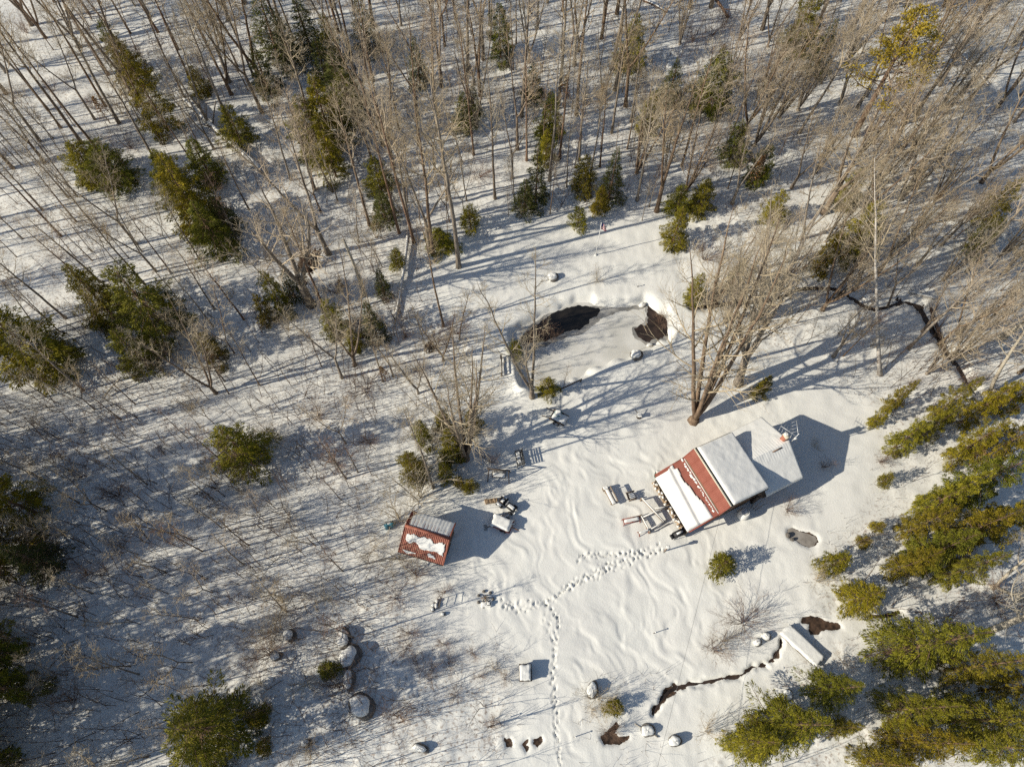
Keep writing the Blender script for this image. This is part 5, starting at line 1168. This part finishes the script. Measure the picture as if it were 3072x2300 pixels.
# black garden bench in the tree shade
t = thing("iron_bench", "black iron bench with snow on its seat beside the tree shadow", "bench", put(1557, 1378), math.radians(-80))
for k in range(4):
    mb = MB(); mb.box((0, -.22 + k * .14, .45), (1.35, .1, .03)); mb.obj("seat_slat", M['black'], t)
for k in range(4):
    mb = MB(); mb.beam((-.68, .3 + .03 * k, .58 + .13 * k), (.68, .3 + .03 * k, .58 + .13 * k), .03, .09); mb.obj("back_slat", M['black'], t)
for s in (-1, 1):
    mb = MB(); mb.beam((s * .68, -.25, -.1), (s * .68, -.25, .66), .05, .05); mb.beam((s * .68, .26, -.1), (s * .68, .42, 1.1), .05, .05); mb.beam((s * .68, -.27, .66), (s * .68, .36, .66), .06, .04); mb.obj("end_frame", M['black'], t)
for x in (-.45, -.1, .3): snowcap(t, (x, -.02, .465), .3, .36, .1, .3, int(x * 10 + 9), "snow_patch")

# garden tractor
t = thing("garden_tractor", "old black garden tractor right of the orange woodpile", "garden tractor", put(1520, 1515), math.radians(-38))
mb = MB(); mb.box((.52, 0, .62), (.75, .48, .42)); mb.obj("hood", M['black'], t); mb = MB(); mb.box((-.2, 0, .42), (1.0, .4, .14)); mb.obj("chassis", M['black'], t)
mb = MB(); mb.box((-.45, 0, .66), (.42, .46, .1)); mb.beam((-.66, -.22, .86), (-.66, .22, .86), .06, .34); mb.obj("seat", M['darkwood'], t)
mb = MB(); P = [(.05 + .06 * math.sin(a), .2 * math.cos(a), 1.0 + .2 * math.sin(a) * .6) for a in np.linspace(0, 6.283, 17)]; mb.tube(P, .018, 5, False); mb.obj("steering_wheel", M['steel'], t)
mb = MB(); mb.beam((.15, 0, .7), (.05, 0, 1.0), .04, .04); mb.obj("steering_column", M['steel'], t)
for x, y, R, wd in ((-.5, .42, .34, .2), (-.5, -.42, .34, .2), (.68, .38, .22, .14), (.68, -.38, .22, .14)):
    mb = MB(); a = np.linspace(0, 6.283, 17)[:-1]; v = [(x + R * math.cos(q), y + s * wd / 2, R + R * math.sin(q) - .05) for s in (-1, 1) for q in a]; mb.add(v, [[i, (i + 1) % 16, 16 + (i + 1) % 16, 16 + i] for i in range(16)], ngons=[list(range(16))[::-1], [16 + i for i in range(16)]]); wq = mb.obj("wheel", M['black'], t)
    mb = MB(); v = [(x + R * .5 * math.cos(q), y + s * (wd / 2 + .012), R + R * .5 * math.sin(q) - .05) for s in (-1, 1) for q in a]; mb.add(v, [[i, (i + 1) % 16, 16 + (i + 1) % 16, 16 + i] for i in range(16)], ngons=[list(range(16))[::-1], [16 + i for i in range(16)]]); mb.obj("rim", M['steel'], wq)
for s in (-1, 1):
    mb = MB(); mb.box((-.5, s * .42, .72), (.5, .24, .04)); mb.obj("fender", M['steel'], t)
mb = MB(); mb.beam((1.0, -.3, .3), (1.0, .3, .3), .06, .3); mb.obj("front_grille", M['steel'], t)
snowcap(t, (.5, 0, .83), .6, .3, .1, 0, 1); snowcap(t, (-.45, 0, .71), .3, .3, .08, 0, 2)
p = put(1455, 1505); firewood((p[0], p[1], p[2] - .05), math.radians(8), 9, 1.05, .5, .34, "small orange-brown woodpile left of the garden tractor", 3, 9, rad=(.05, .075))

# snow-heaped trailer with loose planks
t = thing("flat_trailer", "low red-edged trailer heaped with snow right of the shed's shadow", "trailer", put(1508, 1572), math.radians(-22))
mb = MB(); mb.box((0, 0, .35), (1.7, 1.1, .1)); mb.obj("deck", M['redpaint'], t); mb = MB(); mb.box((.1, -.56, .42), (1.5, .05, .2)); mb.obj("side_board", M['redpaint'], t)
for s in (-1, 1):
    mb = MB(); P = [(.25 + .25 * math.cos(a), s * .6, .2 + .25 * math.sin(a)) for a in np.linspace(0, 6.283, 13)]; mb.tube(P, .06, 6, False); mb.obj("wheel", M['black'], t)
mb = MB(); mb.beam((.8, 0, .35), (1.5, 0, .3), .07, .07); mb.obj("tongue", M['rust'], t)
snowcap(t, (-.1, 0, .4), 1.75, 1.15, .42, 0, 5, "snow_load")
for i, (a, b, lab) in enumerate([((1480, 1550), (1519, 1539), "loose snowy board above the red-edged trailer"), ((1514, 1553), (1528, 1544), "short dark board at the end of the snowy board"), ((1520, 1568), (1545, 1562), "dark board at the right side of the red-edged trailer"), ((1522, 1578), (1546, 1572), "second dark board, below the one beside the red-edged trailer")]):
    A, B_ = gl(*a), gl(*b); t = thing("board", lab, "board", tuple(A)); mb = MB(); mb.beam((0, 0, .35 if i else .5), B_ - A + np.array([0, 0, .3]), .15, .04); mb.obj("plank", M['wood'] if i == 0 else M['darkwood'], t); mb = MB(); mb.beam((0, 0, .40 if i else .55), (B_ - A) * .95 + np.array([0, 0, .36]), .1, .05); mb.obj("snow_cap", SNOW, t)
# dark firewood bits in the shed's shade
t = thing("tool_rake", "dark garden fork half buried in the shed's shadow", "garden fork", put(1462, 1580), math.radians(10))
mb = MB(); mb.beam((0, 0, .03), (.9, .1, .1), .05, .04); mb.obj("handle", M['darkwood'], t)
for k in range(5): mb = MB(); mb.beam((-.02, -.2 + .1 * k, .05), (-.3, -.24 + .12 * k, .08), .03, .03); mb.obj("tine", M['black'], t)

# wooden swing with A-frames
t = thing("garden_swing", "wooden A-frame garden swing in front of the evergreen clump", "swing", put(1497, 1428), math.radians(-6))
for s in (-1, 1):
    for y in (-.55, .55):
        mb = MB(); mb.beam((s * .95, y, -.05), (s * .85, 0, 1.9), .07, .07); mb.obj("leg", M['darkwood'], t)
mb = MB(); mb.beam((-1.0, 0, 1.9), (1.0, 0, 1.9), .08, .1); mb.obj("crossbeam", M['darkwood'], t)
for k in range(4):
    mb = MB(); mb.box((0, -.2 + .13 * k, .5), (1.25, .1, .03)); mb.obj("seat_slat", M['darkwood'], t)
for k in range(3):
    mb = MB(); mb.beam((-.62, .28 + .04 * k, .62 + .16 * k), (.62, .28 + .04 * k, .62 + .16 * k), .03, .1); mb.obj("back_slat", M['darkwood'], t)
for s in (-1, 1):
    mb = MB(); mb.tube([[s * .6, 0, .5], [s * .6, 0, 1.86]], .012, 4); mb.obj("hanger", M['black'], t)
snowcap(t, (0, 0, .52), 1.1, .4, .1, 0, 6)

# low rail fence left of the pond
def rail(label, pts, zs, m, name="rail_fence", w_=.09, cat="rail fence"):
    A = gl(*pts[0]); t = thing(name, label, cat, tuple(A)); P = [gl(*p) - A for p in pts]
    for p in P:
        mb = MB(); mb.box((p[0], p[1], p[2] + max(zs) / 2 - .05), (.1, .1, max(zs) + .25)); mb.obj("post", m, t)
    for z in zs:
        for a, b in zip(P[:-1], P[1:]):
            mb = MB(); mb.beam(a + np.array([.07, 0, z]), b + np.array([.07, 0, z]), w_, .16); mb.obj("rail", m, t)
rail("low dark rail fence left of the round evergreen on the pond bank", [(1502, 1075), (1504, 1128)], (.25, .62), M['darkwood'])
rail("split rail leaning from the scraggly evergreen to a short post", [(1682, 1172), (1742, 1145)], (.55,), M['darkwood'], "split_rail", .07, "split rail")

# stump with a bent shovel
t = thing("chopping_stump", "small snowy stump in the open snow above the cabin", "stump", put(1917, 1250))
mb = MB(); mb.lathe([(.25, -.1), (.2, .1), (.18, .42)], k=12, wob=.1); mb.obj("stump_body", M['darkwood'], t); snowcap(t, (0, 0, .42), .42, .4, .12, 0, 2); mb = MB(); mb.beam((-.1, .1, .4), (-.45, .45, .75), .05, .05); mb.obj("branch_stub", M['darkwood'], t)

# fire tripod
t = thing("fire_pit", "charred sticks stacked over a snowy fire pit left of the footprints", "fire pit", put(1456, 1795))
for k in range(7):
    a = k * .9 + .3; mb = MB(); mb.tube([[.35 * math.cos(a), .35 * math.sin(a), -.05], [-.08 * math.cos(a), -.08 * math.sin(a), .75 + .1 * math.sin(k * 3)]], [.04, .03], 5); mb.obj("stick", M['log'] if k % 2 else M['darkwood'], t)
for k in range(7):
    a = k * .9; mb = MB(); mb.lathe([(.1, -.06), (.14, .06), (.09, .15)], (.62 * math.cos(a), .62 * math.sin(a), 0), 8, .15, k); mb.obj("stone", M['stone'], t)
snowcap(t, (.1, -.45, 0), .9, .5, .22, 0, 3)
t = thing("iron_kettle", "little dark kettle on the snow right of the charred sticks", "kettle", put(1466, 1810)); mb = MB(); mb.lathe([(.1, 0), (.19, .12), (.17, .28), (.1, .32)], k=12); mb.obj("kettle_body", M['black'], t); snowcap(t, (0, 0, .31), .24, .24, .08, 0, 2)

# thin metal frame with a ladder-like shadow
t = thing("wire_frame", "thin iron frame casting a ladder-like shadow left of the fire pit", "iron frame", put(1322, 1809), math.radians(80))
for x in (-.4, .4): mb = MB(); mb.tube([[x, 0, -.1], [x, 0, 1.0]], .025, 5); mb.obj("upright", M['ladder'], t)
for z in (.3, .65, 1.0): mb = MB(); mb.tube([[-.4, 0, z], [.4, 0, z]], .02, 5); mb.obj("rung", M['ladder'], t)
t = thing("rock_heap", "small dark rock heap at the foot of the thin iron frame", "rock heap", put(1308, 1812))
for k in range(6):
    q = np.random.default_rng(k); mb = MB(); c = q.normal(size=2) * .3; mb.lathe([(.1, -.1), (.2, .05), (.14, .2), (.04, .26)], (c[0], c[1], 0), 8, .2, k); mb.obj("rock", M['stone'], t); mb = MB(); mb.pillow((c[0] - .03, c[1], .2), .26, .24, .1, k, k, n=6, edge=.9); mb.obj("snow_cap", SNOW, t, True)

# wooden well box beside the drive
t = thing("well_box", "square snow-capped wooden box standing left of the drive", "wooden box", put(1576, 2018), math.radians(2))
for sx, sy, L, rz in ((0, -.55, .82, 0), (0, .55, .82, 0)):
    for k in range(4): mb = MB(); mb.box((0, sy, .08 + .15 * k), (L, .05, .14)); mb.obj("board", M['darkwood'], t)
for sx in (-.41, .41):
    for k in range(4): mb = MB(); mb.box((sx, 0, .08 + .15 * k), (.05, 1.04, .14)); mb.obj("board", M['darkwood'], t)
mb = MB(); mb.box((0, 0, .66), (.98, 1.28, .06)); mb.obj("lid", M['darkwood'], t); snowcap(t, (-.02, 0, .69), .88, 1.16, .2, 0, 2)

# blue barrel left of the shed
t = thing("blue_barrel", "blue plastic barrel lying left of the shed", "barrel", put(1169, 1576), math.radians(30))
mb = MB(); v = []; pr = [(-.42, .24), (-.4, .28), (-.15, .3), (-.12, .28), (.12, .28), (.15, .3), (.4, .28), (.42, .24)]
mb.lathe([(b, a) for a, b in pr], k=18); me = mb.obj("barrel_body", M['blue'], t, True); me.rotation_euler = (0, math.radians(90), 0); me.location = (0, 0, .26); snowcap(t, (.05, .1, .5), .3, .2, .06, 0, 1)

# ------------------------------------------------------------------ boulders
def boulder_mesh(seed, n=14, k=20):
    q = np.random.default_rng(seed); th = np.linspace(0, math.pi * .5, n); a = np.arange(k) / k * 2 * math.pi; TH, A = np.meshgrid(th, a, indexing='ij')
    sq = lambda x, p: np.sign(x) * np.abs(x) ** p
    rr = 1 + .16 * vnoise(np.cos(A) * 1.3 + seed, np.sin(A) * 1.3 + TH, seed % 9) + .05 * vnoise(np.cos(A) * 4 + seed, np.sin(A) * 4 + TH * 3, 3)
    P = np.stack([sq(np.sin(TH), .62) * np.cos(A) * rr, sq(np.sin(TH), .62) * np.sin(A) * rr, sq(np.cos(TH), .7) * (1 + .1 * vnoise(np.cos(A) * 2, np.sin(A) * 2 + seed, 4))], -1)
    P[..., 2] -= .12 * (TH > 1.4); return P.reshape(-1, 3), [[i * k + j, (i + 1) * k + j, (i + 1) * k + (j + 1) % k, i * k + (j + 1) % k] for i in range(n - 1) for j in range(k)], n, k
def boulder(px, py, a, b, h, rz, label, seed, cap=True, shift=-.1):
    P, Q, n, k = boulder_mesh(seed); t = thing("boulder", label, "boulder", put(px, py), rz)
    mb = MB(); mb.add(P * [a, b, h], Q); mb.obj("rock", M['stone'], t, True)
    if cap:
        R = P.reshape(n, k, 3)[:int(n * .68)].copy(); R[..., :2] *= .93; R = R * [a, b, h]; R[..., :2] *= (1 + .10 * vnoise(np.arange(k) * .9 + seed, np.full(k, seed * 1.3), 8))[None, :, None]; ss = np.linspace(0, 1, R.shape[0])[:, None]
        R[..., 2] += .22 * np.sqrt(np.clip(1 - ss ** 4, 0, 1)) + .02; sh = np.array([math.cos(-rz) * shift, math.sin(-rz) * shift]); R[..., 0] += sh[0]; R[..., 1] += sh[1]
        R[-1, :, 2] -= .25
        mb = MB(); m_ = R.shape[0]; mb.add(R.reshape(-1, 3), [[i * k + j, (i + 1) * k + j, (i + 1) * k + (j + 1) % k, i * k + (j + 1) % k] for i in range(m_ - 1) for j in range(k)]); mb.obj("snow_cap", SNOW, t, True)
boulder(1035, 1913, .55, .95, .6, .12, "uppermost snow-capped boulder of the row at the lower left", 3)
boulder(1052, 1972, .8, .98, .95, -.35, "tall dark-sided boulder second in the row at the lower left", 5)
boulder(1052, 2042, .42, .85, .45, .05, "slim snow-capped boulder third in the row at the lower left", 7)
boulder(1090, 2116, .9, 1.05, .85, .5, "largest round-topped boulder lowest in the row at the lower left", 9)
boulder(872, 1905, .5, .5, .6, .3, "small snowy boulder in the shaded thicket at the lower left", 11)
boulder(833, 1970, .45, .3, .4, .3, "flat snowy boulder below the small one in the lower left thicket", 12)
boulder(925, 2228, .35, .3, .45, .3, "little boulder with a blue shadow near the bottom edge", 13)
boulder(1265, 2243, .6, .3, .35, -.3, "flat snow-covered rock with a dark lip near the bottom edge", 14)
boulder(1911, 1068, .62, .56, .5, 0, "snow-covered round boulder on the near side of the pond", 15)
boulder(1932, 908, .4, .28, .4, .2, "dark rock at the pond's top right inlet", 16)
boulder(1955, 1028, .35, .2, .25, 0, "small stone at the pond's lower right rim", 17)
boulder(2300, 1908, .42, .36, .28, .3, "right of two snowy stones left of the plank bridge", 18)
boulder(2274, 1926, .32, .3, .24, .8, "left of two snowy stones left of the plank bridge", 19)
boulder(2366, 2083, .32, .45, .45, .2, "round snowy stone with a curved shadow below the brook", 20)
boulder(1780, 2070, .45, .7, .55, -.2, "snowy mound rock at the right verge of the drive", 21)
boulder(1945, 2190, .6, .5, .28, .2, "snow-covered rock at the end of the brook", 22)
boulder(2025, 2222, .5, .45, .5, .2, "snowy rock with a dark side left of the bottom firs", 23)
boulder(2363, 1606, .2, .22, .3, .2, "yellowish stone at the frozen pool's left rim", 25, False)
boulder(2376, 1618, .2, .16, .22, .2, "second bare stone at the frozen pool's lower left rim", 26, False)
boulder(1660, 835, .6, .5, .35, .4, "snow-covered hump above the pond's left half", 29)
boulder(2600, 390, .3, .3, .4, 0, "small rock in the right woods", 30)
boulder(1050, 210, .8, .5, .5, .1, "snowy rock in the shaded upper left woods", 31)

# ------------------------------------------------------------------ plank bridge over the brook
def bridge():
    A = gl(2402, 1936); a, b = g(2350, 1893), g(2448, 1985); d = b - a; L = np.linalg.norm(d); ang = math.atan2(d[1], d[0])
    t = thing("plank_bridge", "snow-covered plank footbridge over the lower right brook", "footbridge", (A[0], A[1], A[2]), ang)
    for k in range(11):
        mb = MB(); mb.box((-L / 2 + (k + .5) * L / 11, 0, .28), (L / 11 - .03, 1.15, .06)); mb.obj("plank", M['darkwood'], t)
    for s in (-.5, .5):
        mb = MB(); mb.beam((-L / 2, s, .15), (L / 2, s, .15), .12, .18); mb.obj("beam", M['darkwood'], t)
    mb = MB(); mb.pillow((0, 0, .3), L + .3, 1.22, .24, 0, 4, n=30, edge=.3, amp=.05); mb.obj("snow_cover", SNOW, t, True)
bridge()

# brook water
def ribbon(name, pts, z, m, f=.95):
    P = np.array([p[:2] for p in pts]); wd = np.array([p[2] for p in pts]); T = np.gradient(P, axis=0); T /= np.linalg.norm(T, axis=1, keepdims=True); Nn = np.c_[-T[:, 1], T[:, 0]]
    zz = ground_z(P[:, 0], P[:, 1]) + z
    mb = MB(); n = len(P); mb.add(np.concatenate([np.c_[P + Nn * (wd * f / 2)[:, None], zz], np.c_[P - Nn * (wd * f / 2)[:, None], zz]]), [[i, n + i, n + i + 1, i + 1] for i in range(n - 1)]); o = mb.obj(name, m); o["kind"] = "structure"
ribbon("brook_water", STREAMP, .05, M['shallow'], .8)
ribbon("creek_water", CREEKP, .05, M['shallow'], .45)

# overhead wire from the cabin's corner off to the lower edge
t = thing("overhead_wire", "thin overhead wire crossing the yard from the cabin to the bottom edge", "wire", (0, 0, 0))
p0 = np.array(HW(5.3, -.4, 3.3)); p1 = g(1975, 2300, 4.2); p2 = p0 + (p1 - p0) * 1.7; s = np.linspace(0, 1, 24)[:, None]; P = p0 + (p2 - p0) * s; P[:, 2] += -.5 * 4 * (s * (1 - s))[:, 0] * .6
mb = MB(); mb.tube(P, .010, 5); mb.obj("cable", M['cable'], t)

# stakes and small marks
for i, (px, py, h, lab) in enumerate([(1962, 1898, .6, "tiny stake in the open snow left of the overhead wire"), (1530, 2150, .5, "tiny dark stub left of the drive near the bottom"), (1722, 2210, .7, "short reddish stub beside the drive near the bottom edge"), (1912, 862, .35, "tiny stone-like stub in the snow above the pond's right half"), (1622, 847, .3, "small stub left of the snowy hump above the pond")]):
    t = thing("stake", lab, "stake", put(px, py)); mb = MB(); mb.tube([[0, 0, -.1], [.05, .03, h]], [.04, .03], 6); mb.obj("shaft", M['darkwood'], t); mb = MB(); mb.pillow((.05, .03, h), .12, .12, .05, 0, i, n=5, edge=.9); mb.obj("snow_cap", SNOW, t, True)
# leafless hollow: roots of the uprooted tree
p = put(932, 800); t = thing("root_plate", "upturned brown root plate in the hollow of the left woods", "root plate", p, math.radians(35))
q = np.random.default_rng(4); mb = MB(); mb.lathe([(.2, -.12), (1.0, -.1), (.95, .1), (.3, .2)], k=16, wob=.25, seed=2); o = mb.obj("soil_disc", M['soil'], t, True); o.rotation_euler = (math.radians(62), 0, .2); o.location = (0, 0, .75)
for k in range(14):
    a = k * .45; mb = MB(); c = np.array([.75 * math.cos(a), .15, .8 + .75 * math.sin(a)]); dd = np.array([math.cos(a) * .8, q.normal() * .3 + .25, math.sin(a) * .8]); mb.tube([c, c + dd * .5 + q.normal(size=3) * .05, c + dd + q.normal(size=3) * .12], [.05, .035, .01], 5); mb.obj("root", M['redbark'], t)
